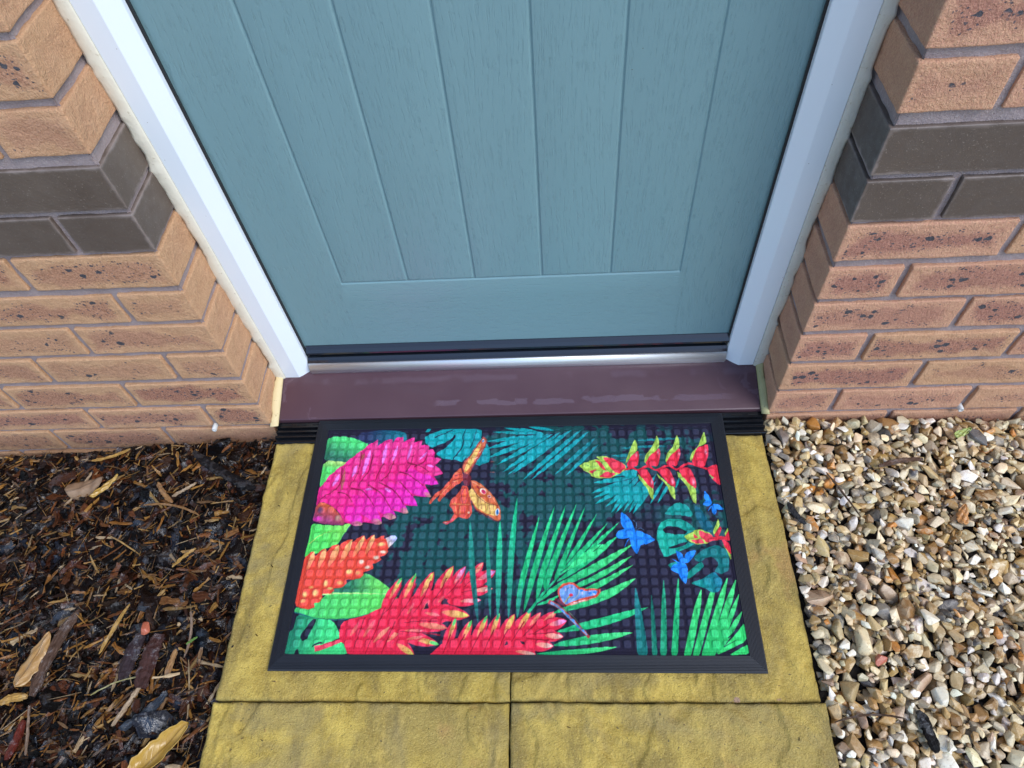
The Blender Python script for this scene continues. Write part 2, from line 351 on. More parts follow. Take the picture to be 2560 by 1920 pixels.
WR = wall(1, XR, 1.65, 'speckled buff brick wall right of the door, rising from the pale gravel')
# brickwork closing the opening over the door (out of the picture; keeps the doorway shaded from above)
s = new_store(); zz = 2.12; k = 0
while zz < 2.6:
    x = XL+.005-(k % 2)*.11
    while x < XR: brick(max(x, XL+.002), min(x+.215, XR-.002), zz, zz+.064, s, .003, .002, False); x += .2255
    zz += .075; k += 1
store_mesh('lintel_brickwork', s, MB, WL)
bm = prism([(XL+.002, .009), (XR-.002, .009), (XR-.002, .30), (XL+.002, .30)], 'z', 2.115, 2.62); link('lintel_core', bm_mesh('lintel_core', bm), MM, WL)
# weep vents: little translucent-white plastic tubes in the perpends
def vent(x, z, parent):
    bm = bmesh.new(); R, r, n = .0052, .0026, 20; rings = []
    for (rad, y) in ((R, .012), (R, -.0055), (R*.88, -.0068), (r, -.0060), (r, .008)):
        rings.append([bm.verts.new((x+rad*math.cos(2*math.pi*i/n)*(.85), y, z+rad*math.sin(2*math.pi*i/n)*1.05)) for i in range(n)])
    for a, b in zip(rings, rings[1:]):
        for i in range(n): bm.faces.new((a[i], a[(i+1) % n], b[(i+1) % n], b[i]))
    bm.faces.new(rings[-1]); link('weep_vent', bm_mesh('weep_vent', bm, True), mat_simple('vent_plastic', (.60, .60, .57), .4, nz=200, amp=.2), parent)
vent(-.6187, -.0015, WL); vent(.7494, .0076, WR)

# ---------------------------------------------------------------- front door (leaf with moulded board grooves, rain deflector)
door = tag(empty('front_door', (-.045, YD, .09)), 'blue-green wood-grained front door with moulded vertical board grooves, closed', 'front door')
DX0, DX1, DZ0, DZ1 = -.4500, .3635, .0885, 2.06
def around(c, w=.0035): return [c-w, c-w*.8, c-w*.6, c-w*.4, c-w*.2, c, c+w*.2, c+w*.4, c+w*.6, c+w*.8, c+w]
xs = sorted(set(np.round(np.concatenate([[DX0, DX1], np.linspace(DX0+.03, DX1-.03, 12)]+[around(g) for g in GX]), 5)))
zs = sorted(set(np.round(np.concatenate([[DZ0, DZ1, .6, 1.0, 1.5, .17, .21, .3, .4], around(GZ), [GZ+.006]]), 5)))
X, Z = np.meshgrid(xs, zs, indexing='ij')
def prof(d, w=.0030, dep=.0021): t = np.clip(1-np.abs(d)/w, 0, 1); return dep*np.sin(t*math.pi/2)**1.2
Hh = np.zeros_like(X)
for g in GX: Hh = np.maximum(Hh, prof(X-g)*np.clip((Z-GZ+.002)/.002, 0, 1))
Hh = np.maximum(Hh, prof(Z-GZ)*((X > GX[0]-.002) & (X < GX[5]+.002)))
V = np.stack([X, YD+Hh, Z], -1).reshape(-1, 3); i = np.arange(len(V)).reshape(X.shape)
F = np.stack([i[:-1, :-1], i[1:, :-1], i[1:, 1:], i[:-1, 1:]], -1).reshape(-1, 4)
link('leaf', mesh_np('leaf', V, F, True), mat_door(), door)
bm = prism([(DX0, YD+.004), (DX1, YD+.004), (DX1, YD+.048), (DX0, YD+.048)], 'z', DZ0+.001, DZ1); link('leaf_core', bm_mesh('leaf_core', bm), mat_simple('door_edge', (.12, .24, .28), .5), door)
bm = prism([(YD+.0035, DZ0+.0045), (YD-.0015, DZ0+.0038), (YD-.0070, DZ0-.001), (YD-.0115, DZ0-.0062), (YD-.0125, DZ0-.0095), (YD-.0105, DZ0-.0105), (YD-.006, DZ0-.007), (YD+.0035, DZ0-.004)], 'x', -.4335, .3500, 4)
bev(bm, .0006, 1); link('rain_deflector', bm_mesh('rain_deflector', bm), BLACK, door)

# ---------------------------------------------------------------- door frame: jambs, head, seals, sealant, threshold
frame = tag(empty('door_frame', (-.045, YF, .03)), 'white plastic door frame with cream sealant around the blue-green door', 'door frame')
def jamb(xo, s):
    P = [(xo, .165), (xo, YF+.0012), (xo+s*.0012, YF), (xo+s*.0272, YF), (xo+s*.0285, YF+.0006), (xo+s*.0492, YF+.0132), (xo+s*.0500, YF+.0145), (xo+s*.0500, YF+.0215), (xo+s*.036, YF+.0220), (xo+s*.036, .165)]
    bm = prism(P if s > 0 else P[::-1], 'z', .0292, 2.10)
    for v in bm.verts:                                     # foot follows the slope of the sill
        if v.co.z < .1: v.co.z = .0300+max(0, v.co.y-YF)*.08
    return link('jamb', bm_mesh('jamb', bm), MW, frame)
jamb(FL, 1); jamb(FR, -1)
bm = prism([(YF, 2.1), (YF, 2.07), (YF+.013, 2.05), (YF+.022, 2.05), (YF+.022, 2.064), (.165, 2.064), (.165, 2.12), (YF, 2.12)], 'x', FL+.001, FR-.001); link('head', bm_mesh('head', bm), MW, frame)
for xo, s in ((FL, 1), (FR, -1)):
    a, b = xo+s*.0365, xo+s*.0530
    bm = prism([(a, YF+.0222), (b, YF+.0224), (b-s*.001, YD-.0008), (a, YD-.0008)], 'z', .066, 2.06); link('weather_seal', bm_mesh('weather_seal', bm), RUBDK, frame)
def bead(pts0, pts1, wob, name, mat, n=260, seed=0, closed=True):
    """irregular gunned sealant between two guide polylines functions of t"""
    V = []; K = 7
    for i in range(n+1):
        t = i/n; a = np.array(pts0(t)); b = np.array(pts1(t)); nb = float(fbm(np.array([t*wob*.45]), np.array([seed*3.1]), seed, 3)[0])-.5
        b = b+(b-a)*nb*.55; d = b-a; nrm = np.array(BN[seed]); nrm = nrm/np.linalg.norm(nrm)
        for k in range(K):
            u = k/(K-1); bulge = math.sin(math.pi*u)*.0022*(1+nb*.8)
            V.append(a+d*u+nrm*(bulge+.0002))
    V = np.array(V); i = np.arange(len(V)).reshape(n+1, K)
    F = np.stack([i[:-1, :-1], i[1:, :-1], i[1:, 1:], i[:-1, 1:]], -1).reshape(-1, 4)
    o = link(name, mesh_np(name, V, F, True), mat, frame)
    m = o.modifiers.new('thick', 'SOLIDIFY'); m.thickness = .004; m.offset = 0 if name == 'x' else -1 if seed % 2 == 0 else 1
    return o
BN = {0: (.5, -.85, 0), 1: (-.5, -.85, 0), 2: (.55, -.5, .65), 3: (-.55, -.5, .65)}
def msealant(name, c1, c2, c3):
    M = NT(name); P = M.obj(); a = M.noise(P, 30, 4); b = M.noise(P, 160, 3)
    c = M.mix(a, c1, c2); c = M.mix(M.ramp(b, .62, .74, 0, .7), c, c3); M.set(Base_Color=c, Roughness=.55, Normal=M.bump(M.math('ADD', a, b), .0015, .5)); return M.m
SEA = msealant('cream_sealant', (.66, .62, .50), (.76, .73, .62), (.40, .34, .22)); SEB = msealant('grey_sealant', (.50, .49, .44), (.62, .61, .55), (.33, .26, .15))
SEC = msealant('stained_sealant', (.56, .44, .22), (.68, .56, .32), (.30, .22, .08)); SED = msealant('mossy_sealant', (.26, .25, .10), (.50, .45, .24), (.10, .09, .04))
# the bead swells a little where it meets a mortar joint
def jn(zv):
    return sum((0, 1, .2, .9, 0, .5, 1.2)[(k*5) % 7]*math.exp(-((zv-(c[0]-.005))/.0065)**2) for k, c in enumerate(COURSES) if c[0] < 1.2)
bead(lambda t: (FL+.0008, YF-.0006, .030+2.05*t), lambda t: (XL-.0004-.0012*jn(.03+2.05*t), YF-.0020-.0012*jn(.03+2.05*t), .026+2.05*t), 150, 'sealant_bead', SEA, 900, 0)
bead(lambda t: (FR-.0008, YF-.0006, .030+2.05*t), lambda t: (XR+.0004+.0012*jn(.03+2.05*t), YF-.0020-.0012*jn(.03+2.05*t), .026+2.05*t), 130, 'sealant_bead', SEB, 900, 1)
def sillz(y): return .0045+(y-.0085)*(.0312-.0045)/(.0975-.0085)
bead(lambda t: (-.4945, .092-.095*t, sillz(.092-.095*t)+.0008), lambda t: (XL-.0005, .088-.095*t, sillz(.088-.095*t)+.006), 18, 'sealant_bead', SEC, 90, 2)
bead(lambda t: (.4078, .092-.093*t, sillz(.092-.093*t)+.0008), lambda t: (XR+.0005, .088-.093*t, sillz(.088-.093*t)+.006), 18, 'sealant_bead', SED, 90, 3)
thr = prism([(.170, .0585), (.1185, .0585), (.1180, .0620), (.1150, .0622), (.1145, .0590), (.1128, .0590), (.1122, .0655), (.1092, .0660), (.1050, .0622), (.1008, .0600), (.1006, .030), (.170, .030)], 'x', -.4368, .3492, 2)
thr = link('threshold', bm_mesh('threshold', thr), BLACK, frame)
NP = [(.1005, .0592), (.0985, .0575), (.0962, .0540), (.0945, .0505), (.0935, .0468), (.0932, .0430), (.0936, .0395), (.0950, .0365), (.0965, .0350), (.0965, .0318), (.1005, .0312)]
mt = NT('polished_aluminium'); mt.set(Base_Color=(.86, .88, .91), Metallic=1.0, Roughness=mt.ramp(mt.noise(mt.mapv(mt.obj(), (4, 120, 120)), 1, 3), .3, .7, .42, .56))
o = link('metal_nose', bm_mesh('metal_nose', prism(NP, 'x', -.4360, .3485, 2)), mt.m, thr); o.parent = thr; o.matrix_parent_inverse = Matrix(); o.location = (0, 0, 0)
for p in o.data.polygons: p.use_smooth = abs(p.normal.x) < .5
thr.data.update()

# ---------------------------------------------------------------- sill, drainage channel
bm = prism([(.0085, sillz(.0085)), (.0105, sillz(.0085)+.0012), (.1060, sillz(.1060)), (.1060, -.03), (.0120, -.03), (.0120, -.004), (.0085, -.0045)], 'x', -.4948, .4082, 2)
bev(bm, .0008, 2); tag(link('door_sill', bm_mesh('door_sill', bm), mat_sill()), 'plum brown sloping door sill with pale dried water marks, below the metal threshold', 'door sill')
drain = tag(empty('drainage_channel', (-.045, -.015, -.04)), 'black ridged plastic drainage channel between the door sill and the paving', 'drain')
PR = [(.0075, -.05), (.0075, -.0030), (.0060, -.0022), (-.0042, -.0022), (-.0050, -.0095), (-.0085, -.0098), (-.0092, -.0035), (-.0110, -.0026), (-.0140, -.0026), (-.0152, -.0095), (-.0195, -.0098), (-.0205, -.0040), (-.0225, -.0030), (-.0250, -.0030), (-.0262, -.0110), (-.0335, -.0115), (-.0342, -.0060), (-.0352, -.0050), (-.0362, -.0060), (-.0362, -.05)]
bm = prism(PR, 'x', -.4962, .4082, 2); bev(bm, .0005, 1, 40); link('ribbed_channel', bm_mesh('ribbed_channel', bm), mat_simple('channel_plastic', (.006, .007, .009), .22, nz=60, amp=.5), drain)
bm = bmesh.new(); x = -.490
while x < .400:
    for dx in (0,):
        m = Matrix.Translation((x+.011, .0012, -.0021)) @ Matrix.Diagonal((.019, .0026, .0008, 1)); bmesh.ops.create_cube(bm, size=1, matrix=m)
    x += .030
link('drain_slots', bm_mesh('drain_slots', bm), mat_simple('slot_shade', (.002, .002, .002), .9), drain)  # thin black boxes laid on top paint the shade inside the slots

# ---------------------------------------------------------------- paving slabs
MS = mat_slab()
def slab(x0, x1, y0, y1, seed, label):
    st = .0026; nx, ny = int((x1-x0)/st), int((y1-y0)/st)
    X, Y = np.meshgrid(np.linspace(x0, x1, nx+1), np.linspace(y0, y1, ny+1), indexing='ij')
    wx = (fbm(X*7, Y*7, seed+20, 3)-.5)*.9; wy = (fbm(X*7, Y*7, seed+30, 3)-.5)*.9
    f = fbm(X*7.5+wx+seed*3.7, Y*3.6+wy, seed, 4, .55)                    # layered, riven terraces
    q = f*6.5; st_ = np.floor(q); fr = q-st_; ter = (st_+np.clip((fr-.10)/.09, 0, 1))/6.5
    H = (ter-.5)*.0190+(f-.5)*.004+(fbm(X*40, Y*40, seed+3, 4)-.5)*.0030+(fbm(X*140, Y*140, seed+5, 2)-.5)*.0007
    H = H-H.max()-.0002
    H = np.maximum(H, -.0115)
    dx = np.minimum(X-x0, x1-X); dy = np.minimum(Y-y0, y1-Y); d = np.minimum(dx, dy)
    ed = d+(fbm(X*70, Y*70, seed+8, 2)-.5)*.006
    H -= .0018*np.clip(1-ed/.0025, 0, 1)**2
    jx = (fbm(Y*45, X*0, seed+11, 3)-.5)*.0022; jy = (fbm(X*45, Y*0, seed+12, 3)-.5)*.0020
    w = np.clip(1-d/.02, 0, 1); Xo = X+jx*w*(dx < .02); Yo = Y+jy*w*(dy < .02)
    V = np.stack([Xo, Yo, H], -1).reshape(-1, 3); i = np.arange(len(V)).reshape(X.shape)
    F = [np.stack([i[:-1, :-1], i[1:, :-1], i[1:, 1:], i[:-1, 1:]], -1).reshape(-1, 4)]
    ring = np.concatenate([i[:, 0], i[-1, 1:], i[-2::-1, -1], i[0, -2:0:-1]]); B = V[ring].copy(); B[:, 2] = -.042
    nb = len(V)+np.arange(len(ring)); V = np.vstack([V, B]); F.append(np.stack([ring, nb, np.roll(nb, -1), np.roll(ring, -1)], -1))
    me = mesh_np('paving_slab', V, np.vstack(F), True); e = np.zeros(len(V)); e[:X.size] = (np.clip(1-d/.005, 0, 1)*.45).ravel(); e[X.size:] = 1
    a = me.attributes.new('edge', 'FLOAT', 'POINT'); a.data.foreach_set('value', e.astype(np.float32))
    return tag(link('paving_slab', me, MS), label, 'paving slab', 'ochre paving slabs in front of the door')
S0, S1, SX, SB, SJ = -.4919, .4025, -.0445, -.0375, -.4823
slab(S0, SX-.0012, SJ, SB, 2, 'ochre paving slab under the left half of the doormat, beside the mulch')
slab(SX+.0012, S1, SJ, SB, 5, 'ochre paving slab under the right half of the doormat, beside the gravel')
slab(S0-.002, SX-.0012, SJ-.4545, SJ-.0032, 9, 'ochre riven paving slab nearest the viewer, on the mulch side')
slab(SX+.0012, S1+.003, SJ-.4545, SJ-.0032, 14, 'ochre riven paving slab nearest the viewer, on the gravel side')

# ---------------------------------------------------------------- doormat
ART = [["p",[35,45,85],[-2997,1819,-2892,1941,-2518,1995,-2160,1965,-2032,1908,-2010,1768,-2071,1647,-2602,1612,-2748,1691],[0,125,140],[-2770,1845,-2078,1831]],
["p",[80,222,120],[-3504,1829,-3386,1861,-3181,1861,-2969,1810,-2823,1746,-2699,1682,-2818,1526,-2973,1393,-3079,1306,-3498,1372,-3498,1598],[42,112,88],[-3167,1776,-3298,1414]],
["s",[60,150,100],[-3464,1521,-3410,1597],12,12],
["s",[60,150,100],[-3444,1401,-3286,1503,-3201,1563],10,4],
["p",[90,222,105],[-3497,1365,-3015,1320,-3166,1190,-3315,1047,-3414,862,-3484,846],[190,225,120],[-3268,1162,-3231,1338]],
["p",[238,32,135],[-3474,471,-3486,820,-3419,890,-3320,1076,-3172,1219,-3090,1291,-2978,1423,-2822,1556,-2705,1674,-2618,1734,-2552,1787,-2544,1626,-2419,1761,-2282,1796,-2284,1697,-2198,1818,-2078,1831,-2079,1723,-1966,1790,-1867,1811,-1869,1696,-1799,1741,-1717,1754,-1730,1641,-1658,1655,-1578,1653,-1587,1540,-1529,1561,-1456,1561,-1475,1389,-1395,1378,-1338,1350,-1389,1292,-1449,1235,-1352,1160,-1284,1073,-1355,1031,-1444,1011,-1385,932,-1347,854,-1455,842,-1597,857,-1522,737,-1461,619,-1588,620,-1789,651,-1720,546,-1679,443,-1800,452,-1915,467,-1831,331,-1899,321,-1976,339,-2105,361,-2027,226,-2153,227,-2294,255,-2266,135,-2403,131,-2603,166,-2612,100,-2779,121,-2923,155,-2976,250,-3072,371,-3219,483,-3358,539,-3428,498]],
["f",[236,40,190],[-2613,106,-2960,466],246,[240,25,150],45],
["f",[236,40,190],[-2266,135,-2862,671],246,[240,25,150],45],
["f",[236,40,190],[-2027,226,-2684,781],246,[240,25,150],45],
["f",[236,40,190],[-1830,325,-2424,778],235,[240,25,150],45],
["f",[236,40,190],[-1679,443,-2271,888],235,[240,25,150],45],
["f",[236,40,190],[-1461,619,-2132,1029],246,[240,25,150],45],
["f",[236,40,190],[-1347,854,-1989,1142],214,[240,25,150],45],
["f",[240,70,150],[-3132,1218,-3225,676],181,[238,24,120],45],
["f",[240,70,150],[-2820,1541,-2931,784],203,[238,24,120],45],
["f",[240,70,150],[-2552,1787,-2757,924],203,[238,24,120],45],
["f",[240,70,150],[-2282,1796,-2512,948],203,[238,24,120],45],
["f",[240,70,150],[-2078,1831,-2320,974],192,[238,24,120],45],
["f",[240,70,150],[-1867,1811,-2176,1058],181,[238,24,120],45],
["f",[240,70,150],[-1717,1754,-2040,1128],171,[238,24,120],45],
["f",[240,70,150],[-1578,1653,-1917,1198],160,[238,24,120],45],
["f",[240,70,150],[-1456,1561,-1752,1254],117,[238,24,120],45],
["f",[240,70,150],[-1338,1350,-1647,1253],117,[238,24,120],45],
["f",[240,70,150],[-1284,1073,-1812,1197],181,[238,24,120],45],
["f",[238,120,215],[-3150,1088,-3239,831],64,[238,120,215],50],
["f",[238,120,215],[-2861,1272,-2915,1012],64,[238,120,215],50],
["f",[238,120,215],[-2651,1582,-2735,1038],74,[238,120,215],50],
["f",[238,120,215],[-2371,1699,-2397,1265],69,[238,120,215],50],
["f",[238,120,215],[-2164,1649,-2218,1321],53,[238,120,215],50],
["f",[238,120,215],[-1900,1674,-1958,1346],53,[238,120,215],50],
["f",[238,120,215],[-1605,1518,-1734,1342],42,[238,120,215],50],
["f",[238,120,215],[-1460,1206,-1580,1237],53,[238,120,215],50],
["f",[238,120,215],[-2515,779,-2645,780],53,[238,120,215],50],
["f",[238,120,215],[-2171,704,-2299,804],53,[238,120,215],50],
["f",[190,90,90],[-3073,1188,-3070,758],64,[190,90,90],50],
["f",[190,90,90],[-2762,1509,-2807,1361],64,[190,90,90],50],
["s",[150,8,66],[-2818,1526,-2815,1272,-2840,1039,-2940,841],25,12],
["s",[150,8,66],[-2597,1476,-2636,1137,-2735,952,-2784,839],25,12],
["s",[150,8,66],[-2374,1294,-2463,1062,-2486,948],25,12],
["s",[150,8,66],[-2194,1335,-2268,1073,-2393,933],25,12],
["s",[150,8,66],[-3132,1218,-3111,929,-3211,746,-3374,636,-3453,499],25,12],
["s",[150,8,66],[-2909,805,-2706,753,-2557,612,-2447,459],25,12],
["s",[150,8,66],[-2605,865,-2349,693,-2225,526,-2124,374],25,12],
["s",[150,8,66],[-2415,905,-2166,774,-2006,605,-1929,481],25,12],
["s",[150,8,66],[-2042,914,-1909,770,-1794,644],25,12],
["s",[150,8,66],[-2077,1114,-1929,1068,-1746,937,-1621,837],25,12],
["s",[150,8,66],[-1954,1302,-1683,1209,-1542,1106],25,12],
["s",[150,8,66],[-1814,1212,-1652,1312,-1600,1458],25,12],
["s",[150,8,66],[-1960,1112,-1884,1256,-1855,1492],25,12],
["s",[150,8,66],[-3130,731,-2953,673,-2840,532],25,12],
["f",[196,150,128],[-1830,325,-1983,400],96,[220,70,150],50],
["f",[196,150,128],[-2027,226,-2261,295],117,[220,70,150],50],
["f",[196,150,128],[-2266,135,-2461,190],107,[220,70,150],50],
["f",[196,150,128],[-2596,119,-2807,141],96,[220,70,150],50],
["f",[196,150,128],[-1461,619,-1595,697],74,[220,70,150],50],
["p",[222,100,62],[-3474,471,-3407,533,-3301,518,-3160,441,-3036,317,-2923,169,-2904,122,-2951,103,-3155,118,-3337,146,-3487,201,-3474,335],[160,60,110],[-3185,441,-3270,199]],
["e",[225,40,170],[-3402,226],96,56,60,0],
["e",[90,45,80],[-3381,388],64,78,70,0],
["e",[180,130,110],[-3048,236],64,67,60,0],
["s",[40,20,60],[-3483,181,-3282,119,-2961,90],14,14],
["p",[84,222,95],[-3490,148,-3281,112,-2961,90,-2843,141,-2795,115,-2877,-42,-2970,-233,-2992,-252,-3180,-314,-3312,-402,-3496,-477,-3496,-287,-3483,-159],[140,225,90],[-3233,-156,-2863,102]],
["s",[180,228,110],[-3470,-225,-3297,-78,-3111,12],17,8],
["s",[20,110,100],[-2795,115,-2877,-42,-2970,-233],14,6],
["p",[98,224,98],[-3496,-1329,-3470,-1283,-3345,-1317,-3190,-1225,-3069,-1144,-2919,-973,-2703,-908,-2629,-842,-2454,-735,-2340,-765,-2172,-862,-2016,-969,-1886,-1076,-1849,-1146,-1982,-1249,-2145,-1341,-2366,-1420,-2592,-1465,-2881,-1477,-3142,-1454,-3315,-1409,-3489,-1363],[70,205,110],[-2230,-1145,-3373,-1351]],
["p",[40,120,90],[-2953,-1056,-2895,-973,-2703,-908,-2629,-842,-2454,-735,-2340,-765,-2172,-862,-2016,-969,-1924,-1053,-2361,-1049],[112,222,98],[-2669,-968,-2202,-910]],
["s",[196,232,140],[-3103,-1087,-2714,-1068,-2003,-1081],27,8],
["s",[10,110,110],[-3488,-1365,-3314,-1414,-3141,-1460,-2880,-1486,-2591,-1472,-2365,-1427,-2144,-1348,-1981,-1256,-1848,-1148],17,17],
["p",[242,76,56],[-3504,-1259,-3509,-965,-3497,-724,-3498,-464,-3416,-377,-3345,-364,-3315,-453,-3250,-340,-3164,-302,-3144,-378,-3065,-265,-2951,-240,-2941,-265,-2898,-223,-2822,-159,-2724,-147,-2726,-211,-2641,-122,-2534,-84,-2499,-162,-2444,-111,-2362,-72,-2340,-150,-2247,-100,-2186,-93,-2191,-151,-2075,-95,-2000,-95,-1971,-134,-2001,-191,-2031,-246,-2119,-335,-2083,-373,-2154,-441,-2224,-465,-2182,-509,-2249,-559,-2330,-576,-2302,-656,-2374,-704,-2468,-717,-2454,-765,-2512,-825,-2629,-842,-2725,-848,-2703,-908,-2788,-973,-2917,-985,-2893,-1027,-2951,-1073,-3093,-1079,-3069,-1144,-3115,-1213,-3190,-1225,-3173,-1288,-3239,-1318,-3345,-1317]],
["f",[222,52,44],[-3344,-370,-3416,-700],127,[226,56,46],50],
["f",[252,196,120],[-3344,-370,-3416,-700],90,[246,110,76],60],
["f",[222,52,44],[-3163,-308,-3228,-664],132,[226,56,46],50],
["f",[252,196,120],[-3163,-308,-3228,-664],96,[246,110,76],60],
["f",[222,52,44],[-2950,-246,-3061,-641],143,[226,56,46],50],
["f",[252,196,120],[-2950,-246,-3061,-641],107,[246,110,76],60],
["f",[222,52,44],[-2736,-152,-2876,-580],138,[226,56,46],50],
["f",[252,196,120],[-2736,-152,-2876,-580],101,[246,110,76],60],
["f",[222,52,44],[-2533,-95,-2675,-469],132,[226,56,46],50],
["f",[252,196,120],[-2533,-95,-2675,-469],96,[246,110,76],60],
["f",[222,52,44],[-2361,-77,-2474,-421],127,[226,56,46],50],
["f",[252,196,120],[-2361,-77,-2474,-421],90,[246,110,76],60],
["e",[250,205,120],[-2697,-714],69,56,60,0],
["e",[246,160,90],[-2549,-734],53,44,60,0],
["e",[240,218,190],[-2516,-544],53,56,60,0],
["e",[240,218,190],[-2407,-637],64,35,60,0],
["e",[240,218,190],[-2283,-471],66,44,60,0],
["e",[240,218,190],[-2174,-378],69,38,60,0],
["e",[250,205,120],[-3056,-906],51,67,60,0],
["e",[250,205,120],[-2977,-985],64,31,60,0],
["e",[250,205,120],[-3202,-1061],62,69,60,0],
["e",[250,205,120],[-3371,-1084],51,58,60,0],
["e",[246,160,90],[-3104,-1143],27,22,60,0],
["e",[246,160,90],[-2824,-895],66,44,60,0],
["e",[246,160,90],[-3292,-965],53,33,60,0],
["e",[246,160,90],[-3381,-1189],64,44,60,0],
["e",[250,205,120],[-2228,-245],85,44,60,0],
["p",[186,196,245],[-2136,-195,-2169,-130,-2075,-93,-2001,-93,-1969,-132,-2000,-196,-2031,-246,-2098,-310],[240,200,170],[-2007,-144,-2130,-246]],
["p",[30,140,105],[-3514,-2027,-3511,-1822,-3509,-1667,-3457,-1634,-3435,-1398,-3166,-1454,-2879,-1488,-2799,-1544,-2671,-1733,-2693,-1765,-2822,-1820,-2615,-1830,-2521,-2024],[66,222,128],[-3430,-1657,-2927,-1744]],
["p",[24,24,46],[-3151,-1471,-3103,-1477,-3153,-1645,-3206,-1788,-3270,-1816,-3322,-1755,-3298,-1678,-3216,-1556]],
["p",[24,24,46],[-3366,-2026,-3354,-1940,-3317,-1930,-3277,-2026]],
["p",[24,24,46],[-3116,-1908,-3020,-1864,-2933,-1842,-2982,-1820,-3078,-1864]],
["p",[240,36,72],[-2684,-1831,-2710,-1600,-2646,-1500,-2299,-1409,-2028,-1261,-1811,-1122,-1633,-1146,-1474,-972,-1293,-1031,-1010,-914,-718,-915,-595,-1032,-931,-1205,-1109,-1148,-1160,-1239,-985,-1262,-809,-1330,-856,-1487,-1081,-1521,-1184,-1642,-1409,-1664,-1362,-1795,-1640,-1839,-1497,-2020,-2517,-2024,-2616,-1830]],
["f",[236,72,100],[-1122,-1859,-1803,-1698],194,[205,20,55],50],
["f",[244,46,84],[-1122,-1859,-1803,-1698],173,[240,32,66],50],
["f",[222,222,96],[-1135,-1856,-1542,-1760],76,[242,110,90],55],
["f",[92,205,104],[-1122,-1859,-1270,-1825],54,[92,205,104],50],
["f",[236,72,100],[-1000,-1615,-1767,-1510],226,[205,20,55],50],
["f",[244,46,84],[-1000,-1615,-1767,-1510],205,[240,32,66],50],
["f",[246,150,120],[-1015,-1612,-1473,-1550],89,[242,110,90],55],
["f",[236,72,100],[-672,-1426,-1406,-1330],258,[205,20,55],50],
["f",[244,46,84],[-672,-1426,-1406,-1330],237,[240,32,66],50],
["f",[222,222,96],[-686,-1424,-1125,-1367],103,[242,110,90],55],
["f",[236,72,100],[-1486,-2020,-1967,-1742],216,[205,20,55],50],
["f",[244,46,84],[-1486,-2020,-1967,-1742],194,[240,32,66],50],
["f",[222,222,96],[-1496,-2015,-1783,-1849],85,[242,110,90],55],
["f",[236,72,100],[-1813,-809,-2083,-1375],173,[205,20,55],50],
["f",[244,46,84],[-1813,-809,-2083,-1375],151,[240,32,66],50],
["f",[222,222,96],[-1819,-821,-1983,-1164],67,[242,110,90],55],
["f",[92,205,104],[-1813,-809,-1874,-937],48,[92,205,104],50],
["f",[236,72,100],[-1586,-741,-1845,-1431],184,[205,20,55],50],
["f",[244,46,84],[-1586,-741,-1845,-1431],162,[240,32,66],50],
["f",[222,222,96],[-1592,-755,-1749,-1175],71,[242,110,90],55],
["f",[92,205,104],[-1586,-741,-1645,-896],51,[92,205,104],50],
["f",[236,72,100],[-1298,-710,-1586,-1375],216,[205,20,55],50],
["f",[244,46,84],[-1298,-710,-1586,-1375],194,[240,32,66],50],
["f",[222,222,96],[-1304,-723,-1479,-1127],85,[242,110,90],55],
["f",[236,72,100],[-983,-614,-1289,-1216],216,[205,20,55],50],
["f",[244,46,84],[-983,-614,-1289,-1216],194,[240,32,66],50],
["f",[222,222,96],[-990,-626,-1175,-991],85,[242,110,90],55],
["f",[236,72,100],[-781,-621,-1067,-1101],173,[205,20,55],50],
["f",[244,46,84],[-781,-621,-1067,-1101],151,[240,32,66],50],
["f",[222,150,228],[-786,-631,-959,-921],67,[242,110,90],55],
["f",[236,72,100],[-493,-562,-860,-1055],194,[205,20,55],50],
["f",[244,46,84],[-493,-562,-860,-1055],173,[240,32,66],50],
["f",[246,150,120],[-501,-572,-723,-870],76,[242,110,90],55],
["f",[236,72,100],[-282,-702,-773,-962],216,[205,20,55],50],
["f",[244,46,84],[-282,-702,-773,-962],194,[240,32,66],50],
["f",[222,150,228],[-292,-707,-588,-863],85,[242,110,90],55],
["f",[236,72,100],[-324,-993,-860,-1055],194,[205,20,55],50],
["f",[244,46,84],[-324,-993,-860,-1055],173,[240,32,66],50],
["f",[240,205,190],[-334,-994,-656,-1031],76,[242,110,90],55],
["f",[236,72,100],[-501,-1183,-1058,-1204],173,[205,20,55],50],
["f",[244,46,84],[-501,-1183,-1058,-1204],151,[240,32,66],50],
["f",[235,200,225],[-512,-1183,-847,-1196],67,[242,110,90],55],
["f",[236,72,100],[-1908,-1577,-2296,-1991],173,[205,20,55],50],
["f",[244,46,84],[-1908,-1577,-2296,-1991],151,[240,32,66],50],
["f",[246,150,120],[-1916,-1586,-2151,-1836],67,[242,110,90],55],
["f",[236,72,100],[-1691,-1577,-2083,-1990],162,[205,20,55],50],
["f",[244,46,84],[-1691,-1577,-2083,-1990],141,[240,32,66],50],
["f",[246,150,120],[-1699,-1586,-1936,-1835],62,[242,110,90],55],
["f",[236,72,100],[-2151,-1477,-2419,-1927],173,[205,20,55],50],
["f",[244,46,84],[-2151,-1477,-2419,-1927],151,[240,32,66],50],
["f",[244,90,110],[-2157,-1485,-2318,-1758],67,[242,110,90],55],
["f",[236,72,100],[-2413,-1510,-2586,-1873],151,[205,20,55],50],
["f",[244,46,84],[-2413,-1510,-2586,-1873],130,[240,32,66],50],
["f",[244,90,110],[-2416,-1518,-2520,-1738],58,[242,110,90],55],
["f",[236,72,100],[-1376,-1654,-1866,-1644],141,[205,20,55],50],
["f",[244,46,84],[-1376,-1654,-1866,-1644],119,[240,32,66],50],
["f",[246,120,130],[-1386,-1654,-1680,-1648],53,[242,110,90],55],
